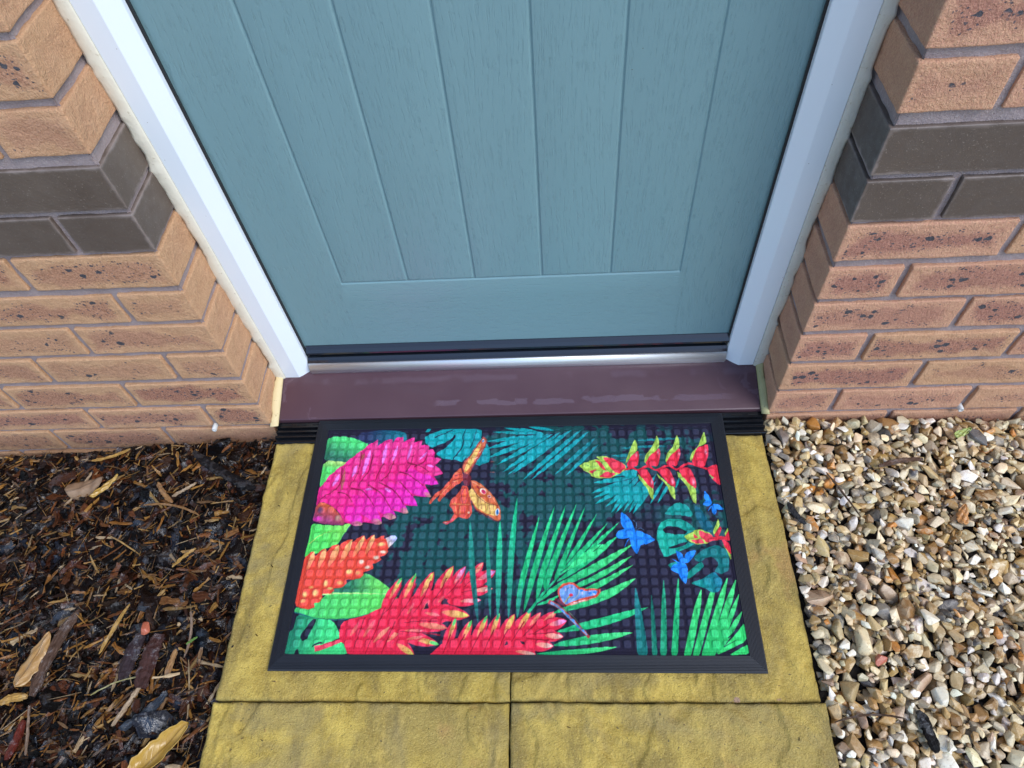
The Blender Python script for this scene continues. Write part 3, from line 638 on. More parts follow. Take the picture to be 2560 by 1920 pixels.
["f",[236,72,100],[-1134,-1421,-1553,-1353],130,[205,20,55],50],
["f",[244,46,84],[-1134,-1421,-1553,-1353],109,[240,32,66],50],
["f",[246,120,130],[-1142,-1419,-1393,-1379],49,[242,110,90],55],
["f",[236,72,100],[-1367,-1741,-1801,-1807],130,[205,20,55],50],
["f",[244,46,84],[-1367,-1741,-1801,-1807],109,[240,32,66],50],
["f",[246,130,130],[-1376,-1742,-1637,-1781],49,[242,110,90],55],
["f",[236,72,100],[-1316,-1170,-1488,-1432],130,[205,20,55],50],
["f",[244,46,84],[-1316,-1170,-1488,-1432],109,[240,32,66],50],
["f",[244,90,110],[-1319,-1176,-1423,-1333],49,[242,110,90],55],
["f",[236,72,100],[-1090,-1101,-1248,-1296],109,[205,20,55],50],
["f",[244,46,84],[-1090,-1101,-1248,-1296],87,[240,32,66],50],
["f",[244,90,110],[-1093,-1105,-1188,-1222],40,[242,110,90],55],
["f",[236,72,100],[-1567,-1216,-1722,-1510],119,[205,20,55],50],
["f",[244,46,84],[-1567,-1216,-1722,-1510],98,[240,32,66],50],
["f",[244,90,110],[-1570,-1221,-1663,-1399],44,[242,110,90],55],
["s",[160,8,40],[-1800,-935,-1935,-1261,-2065,-1432],21,11],
["s",[160,8,40],[-1569,-912,-1662,-1204,-1818,-1465],21,11],
["s",[160,8,40],[-1331,-865,-1424,-1146,-1551,-1375],21,11],
["s",[160,8,40],[-1075,-819,-1165,-1031,-1289,-1216],21,11],
["s",[160,8,40],[-872,-866,-958,-985,-1055,-1101],21,11],
["s",[160,8,40],[-594,-797,-707,-892,-795,-973],21,11],
["s",[160,8,40],[-449,-939,-653,-1020,-826,-1055],21,11],
["s",[160,8,40],[-2329,-1443,-2386,-1688,-2442,-1928],21,11],
["s",[160,8,40],[-2024,-1295,-2129,-1644,-2251,-1991],21,11],
["s",[160,8,40],[-1836,-1510,-1938,-1796,-2003,-2000],21,11],
["s",[160,8,40],[-1173,-1510,-1470,-1510,-1696,-1533],21,11],
["s",[160,8,40],[-1111,-1719,-1407,-1686,-1750,-1665],21,11],
["p",[50,24,46],[-1389,-1262,-1353,-1216,-1328,-1308,-1406,-1330]],
["p",[50,24,46],[-1129,-1182,-1061,-1170,-1009,-1251,-1148,-1239]],
["s",[240,70,92],[-3055,-1929,-2923,-1896,-2675,-1809],83,64],
["s",[160,16,50],[-2906,-1864,-2690,-1787],14,6],
["p",[240,36,72],[-1264,-2020,-1141,-1902,-1003,-1794,-727,-1740,-506,-1686,-173,-1630,116,-1575,227,-1509,539,-1520,649,-1651,559,-1812,339,-1898,356,-2013]],
["f",[236,72,100],[-886,-1460,-1044,-1997],173,[205,20,55],50],
["f",[244,46,84],[-886,-1460,-1044,-1997],151,[240,32,66],50],
["f",[222,222,96],[-889,-1471,-985,-1796],67,[242,110,90],55],
["f",[92,205,104],[-886,-1460,-922,-1581],48,[92,205,104],50],
["f",[236,72,100],[-635,-1487,-844,-1996],173,[205,20,55],50],
["f",[244,46,84],[-635,-1487,-844,-1996],151,[240,32,66],50],
["f",[222,222,96],[-639,-1497,-766,-1806],67,[242,110,90],55],
["f",[92,205,104],[-635,-1487,-681,-1602],48,[92,205,104],50],
["f",[236,72,100],[-399,-1421,-626,-1953],184,[205,20,55],50],
["f",[244,46,84],[-399,-1421,-626,-1953],162,[240,32,66],50],
["f",[222,222,96],[-405,-1432,-540,-1755],71,[242,110,90],55],
["f",[92,205,104],[-399,-1421,-449,-1540],51,[92,205,104],50],
["f",[236,72,100],[-208,-1381,-405,-1953],189,[205,20,55],50],
["f",[244,46,84],[-208,-1381,-405,-1953],167,[240,32,66],50],
["f",[222,222,96],[-212,-1394,-331,-1739],74,[242,110,90],55],
["f",[92,205,104],[-208,-1381,-253,-1509],52,[92,205,104],50],
["f",[236,72,100],[30,-1393,-220,-1899],205,[205,20,55],50],
["f",[244,46,84],[30,-1393,-220,-1899],184,[240,32,66],50],
["f",[222,222,96],[24,-1403,-127,-1710],80,[242,110,90],55],
["f",[236,72,100],[367,-1997,-155,-1921],151,[205,20,55],50],
["f",[244,46,84],[367,-1997,-155,-1921],130,[240,32,66],50],
["f",[240,205,190],[357,-1996,45,-1950],58,[242,110,90],55],
["f",[236,72,100],[277,-1348,-24,-1814],210,[205,20,55],50],
["f",[244,46,84],[277,-1348,-24,-1814],189,[240,32,66],50],
["f",[222,222,96],[271,-1359,88,-1639],83,[242,110,90],55],
["f",[236,72,100],[440,-1376,150,-1706],151,[205,20,55],50],
["f",[244,46,84],[440,-1376,150,-1706],130,[240,32,66],50],
["f",[246,150,120],[434,-1383,260,-1582],58,[242,110,90],55],
["f",[236,72,100],[676,-1366,317,-1662],184,[205,20,55],50],
["f",[244,46,84],[676,-1366,317,-1662],162,[240,32,66],50],
["f",[246,150,120],[669,-1371,453,-1550],71,[242,110,90],55],
["f",[236,72,100],[629,-1881,185,-1835],194,[205,20,55],50],
["f",[244,46,84],[629,-1881,185,-1835],173,[240,32,66],50],
["f",[240,205,190],[620,-1880,355,-1852],76,[242,110,90],55],
["f",[236,72,100],[780,-1742,317,-1705],194,[205,20,55],50],
["f",[244,46,84],[780,-1742,317,-1705],173,[240,32,66],50],
["f",[240,205,190],[771,-1741,493,-1720],76,[242,110,90],55],
["f",[236,72,100],[840,-1498,395,-1608],205,[205,20,55],50],
["f",[244,46,84],[840,-1498,395,-1608],184,[240,32,66],50],
["f",[222,150,228],[831,-1501,564,-1566],80,[242,110,90],55],
["s",[160,8,40],[-954,-1708,-1009,-1869,-1055,-1997],21,11],
["s",[160,8,40],[-729,-1708,-809,-1858,-878,-1997],21,11],
["s",[160,8,40],[-485,-1664,-566,-1836,-646,-1996],21,11],
["s",[160,8,40],[-284,-1641,-367,-1815,-436,-1995],21,11],
["s",[160,8,40],[-61,-1630,-146,-1782,-207,-1942],21,11],
["s",[160,8,40],[182,-1509,94,-1652,-13,-1814],21,11],
["s",[160,8,40],[372,-1520,272,-1630,163,-1738],21,11],
["s",[160,8,40],[562,-1553,417,-1641,295,-1706],21,11],
["s",[160,8,40],[638,-1673,449,-1695,250,-1706],21,11],
["s",[160,8,40],[560,-1791,384,-1781,207,-1760],21,11],
["p",[50,24,46],[-121,-1878,-79,-1803,-56,-1856]],
["p",[40,22,46],[119,-1808,185,-1813,196,-1856,141,-1845]],
["p",[0,164,170],[-1680,1822,-1559,1898,-1338,1994,-639,1979,-630,1802,-909,1357,-958,1292,-1118,1346,-1170,1340,-1302,1364,-1455,1463,-1294,1587,-1454,1598,-1561,1607,-1662,1700]],
["p",[0,164,170],[-1683,1928,-1649,2001,-1575,1999,-1615,1930]],
["p",[0,150,158],[-909,1357,-721,1237,-630,1214,-452,1306,-475,1572,-630,1802,-801,1775]],
["p",[26,22,50],[-1533,1599,-1327,1678,-1175,1782,-1134,1873,-1104,1826,-1194,1676,-1292,1579,-1442,1468,-1472,1508]],
["s",[24,30,60],[-1498,1811,-1342,1877,-1162,1979],23,11],
["s",[24,30,60],[-1125,1361,-1000,1552,-964,1717,-978,1824,-932,1977],23,11],
["s",[24,30,60],[-837,1579,-784,1698,-730,1957],17,8],
["s",[24,30,60],[-1292,1923,-1132,1950],12,6],
["s",[24,30,60],[-773,1238,-766,1355,-709,1531],10,5],
["f",[0,172,176],[-225,1994,504,1848],64,[0,150,158],50],
["f",[0,172,176],[-448,1906,504,1848],66,[0,150,158],50],
["f",[0,172,176],[213,2008,702,1921],64,[0,150,158],50],
["f",[0,172,176],[68,1980,504,1848],53,[0,150,158],50],
["f",[0,172,176],[-546,1709,411,1796],87,[0,150,158],50],
["f",[0,172,176],[-579,1544,530,1848],87,[0,150,158],50],
["f",[0,172,176],[-544,1351,569,1831],102,[0,150,158],50],
["f",[0,172,176],[-431,1423,622,1845],64,[0,150,158],50],
["f",[0,172,176],[-333,1230,674,1844],89,[0,150,158],50],
["f",[0,172,176],[-238,1071,806,1872],89,[0,150,158],50],
["f",[0,172,176],[-148,1012,884,1856],83,[0,150,158],50],
["f",[0,172,176],[-60,1040,1018,1929],85,[0,150,158],50],
["f",[0,172,176],[120,911,1188,1925],83,[0,150,158],50],
["f",[0,172,176],[259,908,1330,1892],85,[0,150,158],50],
["f",[0,172,176],[688,1008,1455,1767],81,[0,120,130],50],
["f",[0,172,176],[877,983,1485,1617],70,[0,120,130],50],
["f",[0,140,145],[1864,1514,2386,1540],47,[0,100,110],50],
["f",[0,140,145],[1689,1364,2246,1382],64,[0,100,110],50],
["f",[0,140,145],[2141,1664,2975,1707],53,[0,100,110],50],
["f",[0,140,145],[2132,1546,2704,1549],59,[0,100,110],50],
["f",[0,140,145],[1822,1274,2171,1254],64,[0,100,110],50],
["f",[0,140,145],[1853,1158,2163,1154],42,[0,100,110],50],
["f",[0,178,176],[1353,843,2036,944],89,[0,140,145],45],
["f",[0,178,176],[1307,652,1932,877],81,[0,140,145],45],
["f",[0,178,176],[1328,550,2033,902],81,[0,140,145],45],
["f",[0,178,176],[1454,503,2087,958],74,[0,140,145],45],
["f",[0,178,176],[1347,442,2079,861],85,[0,140,145],45],
["f",[0,178,176],[1533,387,2132,901],85,[0,140,145],45],
["f",[0,178,176],[1617,280,2150,985],92,[0,140,145],45],
["f",[0,178,176],[1696,280,2219,928],81,[0,140,145],45],
["f",[0,178,176],[1830,308,2269,941],70,[0,140,145],45],
["f",[0,178,176],[1911,271,2348,982],83,[0,140,145],45],
["f",[0,178,176],[1984,276,2435,994],64,[0,140,145],45],
["f",[0,178,176],[1980,257,2421,855],59,[0,140,145],45],
["f",[0,178,176],[2284,438,2544,854],55,[0,140,145],45],
["f",[0,178,176],[2406,449,2680,866],53,[0,140,145],45],
["f",[0,178,176],[2737,714,2837,947],36,[0,140,145],45],
["f",[0,178,176],[1442,995,2092,1028],85,[0,140,145],45],
["p",[0,160,160],[1817,1018,1947,1086,2098,1098,2119,1070,2095,930,1947,932]],
["f",[44,222,136],[421,240,174,-740,55,-1320],92,[20,176,110],45],
["f",[44,222,136],[679,423,361,-621,170,-1365],96,[20,176,110],45],
["f",[44,222,136],[870,447,489,-682,367,-1196],98,[20,176,110],45],
["f",[44,222,136],[1055,472,581,-742,510,-1046],102,[20,176,110],45],
["f",[44,222,136],[1200,424,769,-623,660,-885],79,[20,176,110],45],
["f",[44,222,136],[1388,276,863,-600,685,-802],89,[20,176,110],45],
["f",[44,222,136],[1559,105,981,-527,732,-766],89,[20,176,110],45],
["f",[44,222,136],[1751,116,1100,-479,755,-766],92,[20,176,110],45],
["f",[44,222,136],[1705,-125,1275,-480,683,-897],107,[20,176,110],45],
["f",[80,234,130],[1929,-278,1325,-650,521,-1058],124,[20,176,110],45],
["f",[80,234,130],[1909,-466,1435,-758,748,-1082],89,[20,176,110],45],
["f",[80,234,130],[1921,-617,1368,-933,838,-1151],89,[20,176,110],45],
["f",[80,234,130],[1943,-842,1415,-1118,620,-1388],139,[20,176,110],45],
["f",[44,222,136],[2104,-1293,1449,-1498,671,-1673],126,[20,176,110],45],
["f",[80,234,130],[1832,-1677,1216,-1779,624,-1866],124,[20,176,110],45],
["f",[80,234,130],[1584,-1889,1101,-1948,362,-1992],74,[20,176,110],45],
["f",[44,222,136],[751,-966,601,-1047,372,-1230],55,[20,176,110],45],
["f",[44,222,136],[748,-1093,588,-1185,372,-1264],49,[20,176,110],45],
["s",[24,178,118],[238,-1387,452,-1105,661,-873],47,27],
["p",[60,226,134],[755,-755,1114,-430,1379,-272,1578,-273,1345,-481,1037,-625]],
["s",[20,30,50],[1162,-394,1284,-271,1383,-197],12,5],
["s",[20,30,50],[1291,-395,1462,-248],12,5],
["s",[20,30,50],[851,-612,947,-503,1046,-369],12,5],
["s",[20,30,50],[755,-743,921,-612],12,5],
["f",[22,150,128],[-753,173,-672,-676,-535,-1543],98,[16,100,98],50],
["f",[22,150,122],[-463,2,-406,-677,-347,-1465],70,[18,110,100],50],
["f",[34,205,140],[-243,169,-240,-557,-233,-1487],98,[20,140,120],50],
["f",[30,215,145],[38,593,-41,-435,-64,-1487],98,[20,130,112],50],
["f",[30,190,136],[153,-859,100,-1150,70,-1465],68,[20,130,112],50],
["p",[14,128,130],[1922,-947,1984,-1278,2019,-1702,2034,-2008,1874,-2008,1876,-1702,1885,-1277],[10,118,112],[1922,-947,1954,-2008]],
["p",[16,110,98],[2164,-1057,2181,-1352,2178,-1732,2170,-2007,2089,-2007,2106,-1732,2131,-1352],[20,140,112],[2164,-1057,2130,-2007]],
["p",[30,168,122],[2380,-815,2376,-1188,2340,-1664,2308,-2006,2206,-2007,2249,-1665,2312,-1188],[22,160,112],[2380,-815,2257,-2006]],
["p",[34,206,128],[2614,-787,2587,-1169,2521,-1656,2467,-2006,2366,-2006,2430,-1657,2523,-1169],[24,180,106],[2614,-787,2417,-2006]],
["p",[74,226,124],[2949,-985,2905,-1258,2790,-1629,2653,-2036,2543,-2036,2678,-1629,2809,-1259],[34,196,104],[2949,-985,2598,-2037]],
["p",[74,226,124],[3212,-795,3128,-1120,2962,-1558,2771,-2036,2668,-2036,2856,-1558,3037,-1119],[34,196,104],[3212,-795,2719,-2036]],
["p",[74,226,124],[3383,-796,3291,-1120,3112,-1558,2906,-2035,2796,-2036,3000,-1558,3195,-1120],[34,196,104],[3383,-796,2851,-2035]],
["p",[74,226,124],[3515,-819,3415,-1138,3222,-1567,3001,-2035,2890,-2035,3108,-1566,3318,-1137],[34,196,104],[3515,-819,2946,-2035]],
["p",[74,226,124],[3524,-1057,3436,-1293,3274,-1616,3055,-1973,3034,-1974,3188,-1617,3363,-1294],[34,196,104],[3524,-1057,3044,-1973]],
["p",[74,226,124],[3525,-1334,3450,-1494,3298,-1716,3084,-1962,3060,-1962,3200,-1716,3367,-1495],[34,196,104],[3525,-1334,3072,-1962]],
["p",[54,226,116],[3520,-1519,3512,-1795,3068,-1988,3044,-1978,3182,-1859,3355,-1701]],
["s",[20,30,48],[3157,-1885,3341,-1790],12,3],
["s",[20,30,48],[3241,-1753,3426,-1594,3580,-1443],17,21],
["p",[54,226,116],[3519,-1843,3515,-1982,3203,-2004,3397,-1900]],
["p",[0,150,140],[2493,238,2604,381,2758,472,2894,404,2981,246,2915,189,2802,228]],
["p",[14,176,150],[2331,-204,2363,-5,2433,109,2558,173,2793,157,2953,15,2983,-23,2881,-85,2782,-135,2837,-259,2939,-271,2852,-319,2730,-380,2428,-502,2374,-366,2343,-205],[0,140,128],[2480,-5,2984,-11]],
["p",[24,22,44],[2441,-19,2519,35,2684,31,2849,-59,2784,-112,2598,-104,2484,-81]],
["p",[24,22,44],[2492,-335,2649,-281,2841,-227,2774,-295,2595,-345]],
["p",[0,140,125],[2461,-608,2652,-561,2638,-775,2532,-706]],
["p",[0,145,128],[2724,-857,2766,-740,2993,-563,3039,-646,2912,-752,2776,-845]],
["p",[0,118,118],[2887,-502,2990,-413,3126,-334,3294,-286,3459,-409,3411,-720,3279,-777,3172,-742,3270,-612,3175,-480,3067,-515,3003,-575,2914,-563]],
["p",[0,150,135],[2778,-917,2965,-858,3173,-730,3297,-882,3203,-1065,3081,-1067,2992,-996],[0,120,150],[2834,-916,3296,-812]],
["p",[0,96,116],[3013,402,3114,349,3276,-13,3230,-88,3117,-62,3009,181]],
["p",[176,212,84],[1116,1179,1187,1234,1290,1262,1298,1283,1419,1302,1495,1294,1415,1346,1499,1367,1613,1357,1797,1274,1918,1187,1948,1101,1817,1018,1651,936,1439,932,1317,984,1311,1019,1195,1084,1184,1127]],
["p",[242,58,78],[1535,1337,1662,1335,1834,1259,1939,1143,1817,1018,1731,1034,1629,1191]],
["p",[242,58,78],[1393,1296,1493,1266,1607,1049,1499,1137]],
["p",[242,58,78],[1270,1075,1435,1116,1355,1018]],
["p",[242,58,78],[1441,967,1596,1064,1755,1012,1638,936]],
["s",[110,170,80],[1225,1198,1349,1153,1463,1165],14,5],
["s",[110,170,80],[1494,1280,1576,1149,1645,1048],14,5],
["s",[120,175,80],[1342,1011,1421,1080,1571,1078],14,5],
["s",[236,36,64],[1908,1087,2036,1127,2132,1084,2313,1152,2443,1079,2663,1160,2803,1086,3002,1189,3275,1108,3378,1049],38,38],
["p",[176,212,84],[2132,1702,2162,1604,2159,1486,2069,1386,1971,1271,1929,1201,1949,1301,2010,1445,2072,1591]],
["p",[240,44,70],[2165,1479,2180,1354,2132,1154,1961,1129,1954,1214,2028,1342]],
["p",[176,212,84],[2524,1784,2550,1656,2543,1523,2369,1351,2293,1209,2250,1224,2290,1382,2395,1496,2472,1643]],
["p",[240,44,70],[2535,1508,2558,1420,2487,1149,2313,1152,2268,1210,2356,1351]],
["p",[176,212,84],[2883,1784,2905,1649,2895,1509,2761,1373,2656,1217,2621,1246,2663,1404,2777,1518,2831,1666]],
["p",[240,44,70],[2888,1502,2909,1414,2810,1143,2652,1175,2632,1231,2736,1374]],
["p",[176,212,84],[3360,1834,3382,1713,3373,1595,3204,1510,3136,1366,3055,1225,3054,1311,3105,1425,3219,1524,3290,1686]],
["p",[240,44,70],[3390,1580,3390,1448,3368,1333,3277,1122,3133,1152,3067,1224,3190,1496]],
["p",[176,212,84],[2120,1013,2194,928,2292,775,2366,719,2345,501,2308,558,2251,735,2153,887]],
["p",[240,44,70],[2120,1084,2284,1110,2356,940,2380,815,2364,705,2270,803,2172,956]],
["p",[176,212,84],[2443,1023,2548,895,2647,784,2726,728,2712,496,2660,567,2599,784,2478,924]],
["p",[240,44,70],[2451,1093,2658,1118,2725,934,2748,809,2726,728,2593,853,2520,979]],
["p",[176,212,84],[2800,1058,2907,918,2990,792,3080,696,3051,418,2999,482,2938,766,2811,932]],
["p",[240,44,70],[2807,1115,3018,1125,3082,943,3101,805,3074,696,2958,834,2874,946]],
["e",[246,150,170],[2131,1383],29,67,80,0],
["e",[246,150,170],[2514,1420],29,67,80,0],
["e",[246,150,170],[2876,1399],27,67,80,0],
["e",[246,150,170],[3342,1420],36,78,80,0],
["e",[246,150,170],[2346,843],27,67,80,0],
["e",[246,150,170],[2703,851],32,78,80,0],
["e",[246,150,170],[3055,832],36,89,80,0],
["p",[240,44,70],[3312,1107,3503,1188,3501,964,3510,765,3377,869,3334,994]],
["p",[150,200,110],[3334,994,3409,923,3378,876]],
["p",[176,212,84],[2776,-135,2942,-67,2946,-35,3065,-17,3217,-101,3247,-213,3136,-266,2995,-287,2861,-245,2821,-196]],
["p",[242,66,86],[3028,-37,3215,-114,3272,-200,3137,-262,3026,-137]],
["p",[242,66,86],[2928,-86,3012,-162,2940,-179]],
["p",[242,66,86],[2865,-216,3055,-186,3089,-273,2951,-266]],
["s",[240,44,70],[3192,-200,3334,-176,3505,-190],64,64],
["p",[176,212,84],[3374,177,3377,36,3259,-126,3251,-63,3321,63]],
["p",[240,44,70],[3382,30,3404,-15,3324,-164,3259,-126]],
["p",[176,212,84],[3507,10,3510,-40,3442,-140,3431,-102]],
["p",[240,44,70],[3526,-15,3522,-190,3437,-183,3444,-127]],
["p",[176,212,84],[3353,-237,3411,-349,3482,-446,3473,-548,3435,-421]],
["p",[240,44,70],[3365,-200,3474,-238,3493,-336,3486,-458,3411,-349]],
["p",[24,140,246],[1788,311,1861,245,1950,140,1996,-27,1933,-77,1821,0,1767,90]],
["p",[24,140,246],[1670,-112,1736,-24,1833,0,1959,-52,1976,-128,1903,-152,1797,-177,1703,-163]],
["p",[24,140,246],[1939,-1,2031,-40,2100,-53,2128,-279,2009,-303,1926,-177]],
["p",[24,140,246],[1943,-77,2005,-40,2110,-59,2232,-130,2320,-199,2161,-279,2071,-241,1983,-178]],
["p",[24,140,246],[1891,-138,2010,-127,2077,-239,2052,-327,1996,-443,1949,-387,1904,-276]],
["p",[24,140,246],[2616,-367,2711,-441,2753,-574,2660,-585,2628,-465]],
["p",[24,140,246],[2754,-465,2796,-405,2943,-382,2888,-490,2797,-586,2703,-609]],
["p",[24,140,246],[2530,-518,2618,-561,2706,-585,2656,-621]],
["p",[24,140,246],[2493,-703,2542,-620,2706,-585,2768,-634,2661,-774,2573,-751]],
["p",[24,140,246],[2617,-763,2685,-573,2768,-634,2764,-764,2714,-943,2659,-879]],
["p",[24,140,246],[3217,680,3287,572,3316,439,3255,426,3186,533]],
["p",[24,140,246],[3146,414,3204,492,3316,439,3236,374]],
["p",[24,140,246],[3303,426,3420,410,3497,332,3406,319,3351,346]],
["p",[24,140,246],[3301,412,3366,372,3365,281,3322,223,3284,295]],
["s",[24,140,246],[2000,-128,1878,-189,1810,-306],27,10],
["s",[24,140,246],[3299,399,3226,302],21,8],
["s",[90,130,170],[2008,-27,2026,88,1975,159],8,5],
["s",[90,130,170],[1992,-52,2081,11,2148,-28],8,5],
["s",[10,110,215],[1791,272,1957,-77],7,4],
["s",[10,110,215],[1694,-112,1977,-115],7,4],
["s",[10,110,215],[1962,-128,2286,-193],7,4],
["s",[10,110,215],[2007,-152,1998,-424],7,4],
["s",[10,110,215],[2704,-597,2706,-914],7,4],
["p",[150,60,60],[-604,1813,-528,1754,-537,1640,-608,1463,-704,1287,-786,1115,-830,1002,-925,1067,-957,1183,-938,1284,-841,1400,-733,1591,-660,1726]],
["p",[226,110,70],[-603,1786,-548,1746,-557,1641,-629,1478,-724,1302,-805,1123,-853,1038,-906,1081,-938,1182,-918,1269,-821,1400,-713,1591,-646,1711]],
["f",[242,196,104],[-625,1688,-906,1081],94,[242,196,104],40],
["s",[190,90,50],[-646,1575,-714,1621],10,10],
["s",[190,90,50],[-682,1502,-773,1488],10,10],
["s",[190,90,50],[-740,1369,-832,1371],10,10],
["s",[190,90,50],[-812,1239,-906,1298],10,10],
["e",[220,235,240],[-600,1721],25,38,5,0],
["e",[20,110,190],[-600,1715],16,26,5,0],
["s",[240,220,200],[-668,1471,-604,1530],12,5],
["s",[240,220,200],[-739,1339,-676,1383],12,5],
["p",[228,88,62],[-971,1190,-930,1039,-879,952,-971,876,-1069,808,-1175,698,-1244,603,-1307,521,-1341,555,-1301,678,-1450,489,-1487,489,-1479,543,-1413,653,-1281,761,-1153,928,-1074,1083]],
["s",[120,30,45],[-1070,1013,-956,1053],14,7],
["s",[140,30,50],[-1098,871,-1040,955,-887,981],14,7],
["s",[250,160,90],[-1252,706,-1136,858],14,7],
["s",[250,150,80],[-1072,1041,-986,1126],14,7],
["s",[250,170,110],[-1087,899,-987,926],14,7],
["s",[250,150,90],[-1299,651,-1205,761],14,7],
["p",[216,104,56],[-795,937,-653,893,-494,764,-336,570,-243,367,-231,182,-298,158,-474,263,-665,372,-786,549,-827,714,-760,768]],
["p",[242,196,104],[-821,721,-748,768,-615,615,-484,505,-320,448,-319,234,-475,290,-653,399,-762,562]],
["s",[150,70,50],[-667,671,-631,439],9,9],
["s",[150,70,50],[-600,601,-565,370],9,9],
["s",[150,70,50],[-523,531,-489,316],9,9],
["s",[150,70,50],[-446,490,-413,276],9,9],
["s",[150,70,50],[-370,462,-338,248],9,9],
["s",[130,40,50],[-795,923,-680,671,-509,504,-258,434],14,8],
["s",[240,150,110],[-755,894,-519,751,-321,488],19,10],
["s",[110,40,60],[-761,535,-652,358,-473,237,-298,155,-231,182],21,14],
["e",[245,215,190],[-556,710],66,47,5,-45],
["e",[196,28,78],[-548,699],47,33,5,-45],
["e",[245,215,190],[-444,612],40,26,5,-45],
["e",[196,28,78],[-444,612],27,16,5,-45],
["s",[180,30,60],[-675,810,-621,767],29,14],
["e",[235,240,235],[-297,320],36,69,5,0],
["e",[20,110,190],[-295,320],21,49,5,0],
["p",[228,84,62],[-930,826,-827,812,-791,617,-727,385,-735,279,-768,213,-866,201,-968,242,-1037,163,-1156,99,-1226,132,-1210,158,-1087,176,-1034,296,-1077,389,-1132,444,-1113,539,-1008,661,-950,757]],
["s",[150,30,70],[-876,799,-931,646,-883,468,-829,618,-864,798],10,6],
["s",[246,110,60],[-874,757,-874,537],32,19],
["s",[245,150,90],[-1036,511,-996,295],14,8],
["s",[245,160,90],[-944,442,-933,268],17,10],
["s",[180,40,60],[-854,414,-856,228],10,6],
["s",[246,170,100],[-1084,484,-782,467],12,7],
["e",[235,190,160],[-786,318],23,24,20,0],
["s",[225,80,110],[-1039,203,-1133,131,-1208,139],27,19],
["e",[240,180,180],[-1171,137],32,11,30,0],
["p",[120,36,52],[-931,1053,-814,1037,-772,994,-802,825,-878,812,-922,911]],
["s",[200,110,80],[-451,1291,-374,1289],8,3],
["s",[200,110,90],[-456,1082,-366,1070],12,3],
["p",[226,84,60],[711,-989,797,-916,890,-901,975,-913,1054,-979,1143,-1004,1379,-1003,1377,-1066,1315,-1134,1175,-1191,903,-1258,835,-1278,791,-1230,741,-1185,703,-1081]],
["p",[116,160,222],[733,-1024,809,-953,889,-934,963,-941,1040,-1023,1136,-1039,1339,-1028,1303,-1102,1132,-1138,973,-1192,835,-1253,780,-1214,737,-1105]],
["e",[200,190,225],[829,-1012],19,33,40,0],
["e",[200,190,225],[899,-978],19,33,40,0],
["e",[200,190,225],[955,-990],19,33,40,0],
["e",[200,190,225],[1089,-1071],19,33,40,0],
["e",[200,190,225],[1203,-1059],19,33,40,0],
["e",[200,190,225],[1270,-1077],19,33,40,0],
["e",[20,120,220],[1079,-1036],32,22,30,0],
["e",[20,120,220],[1214,-1077],32,22,30,0],
["e",[20,120,220],[1282,-1066],32,22,30,0],
["s",[200,200,160],[1046,-1025,1020,-1106,904,-1207],12,6],
["s",[196,190,120],[907,-1105,802,-1230],32,12],
["e",[220,40,60],[913,-1103],32,22,10,0],
["s",[225,140,130],[903,-1253,1108,-1196,1301,-1140],32,10],
["s",[236,200,190],[949,-1230,1131,-1185],23,8],
["s",[190,70,70],[560,-1207,700,-1275,897,-1465,1174,-1752],66,42],
["s",[120,150,190],[588,-1224,700,-1281,886,-1466,1142,-1715],40,23],
["e",[60,140,210],[776,-1354],36,20,30,-45],
["e",[60,140,210],[858,-1431],36,20,30,-45],
["e",[60,140,210],[935,-1498],36,20,30,-45],
["e",[60,140,210],[1004,-1585],36,20,30,-45],
["e",[60,140,210],[1079,-1650],36,20,30,-45],
["s",[110,120,80],[778,-1287,964,-1465,1059,-1597],12,5],
["s",[108,28,52],[662,-1162,835,-1281],49,32]]
MATM = Matrix.Translation((-.0412, -.2193, .0006)) @ Matrix.Rotation(math.radians(-.2934), 4, 'Z')
mat_root = tag(empty('doormat', (-.0412, -.2193, .0006)), 'rectangular rubber-edged doormat printed with bright tropical flowers, palm leaves and butterflies', 'doormat')
def place_mat(o):
    o.parent = mat_root; o.matrix_parent_inverse = Matrix(); o.rotation_euler = (0, 0, math.radians(-.2934)); o.location = (0, 0, 0); return o
IW, IH = .3522, .2012; STP = .00082
def hx(s): return np.array(s)/255.
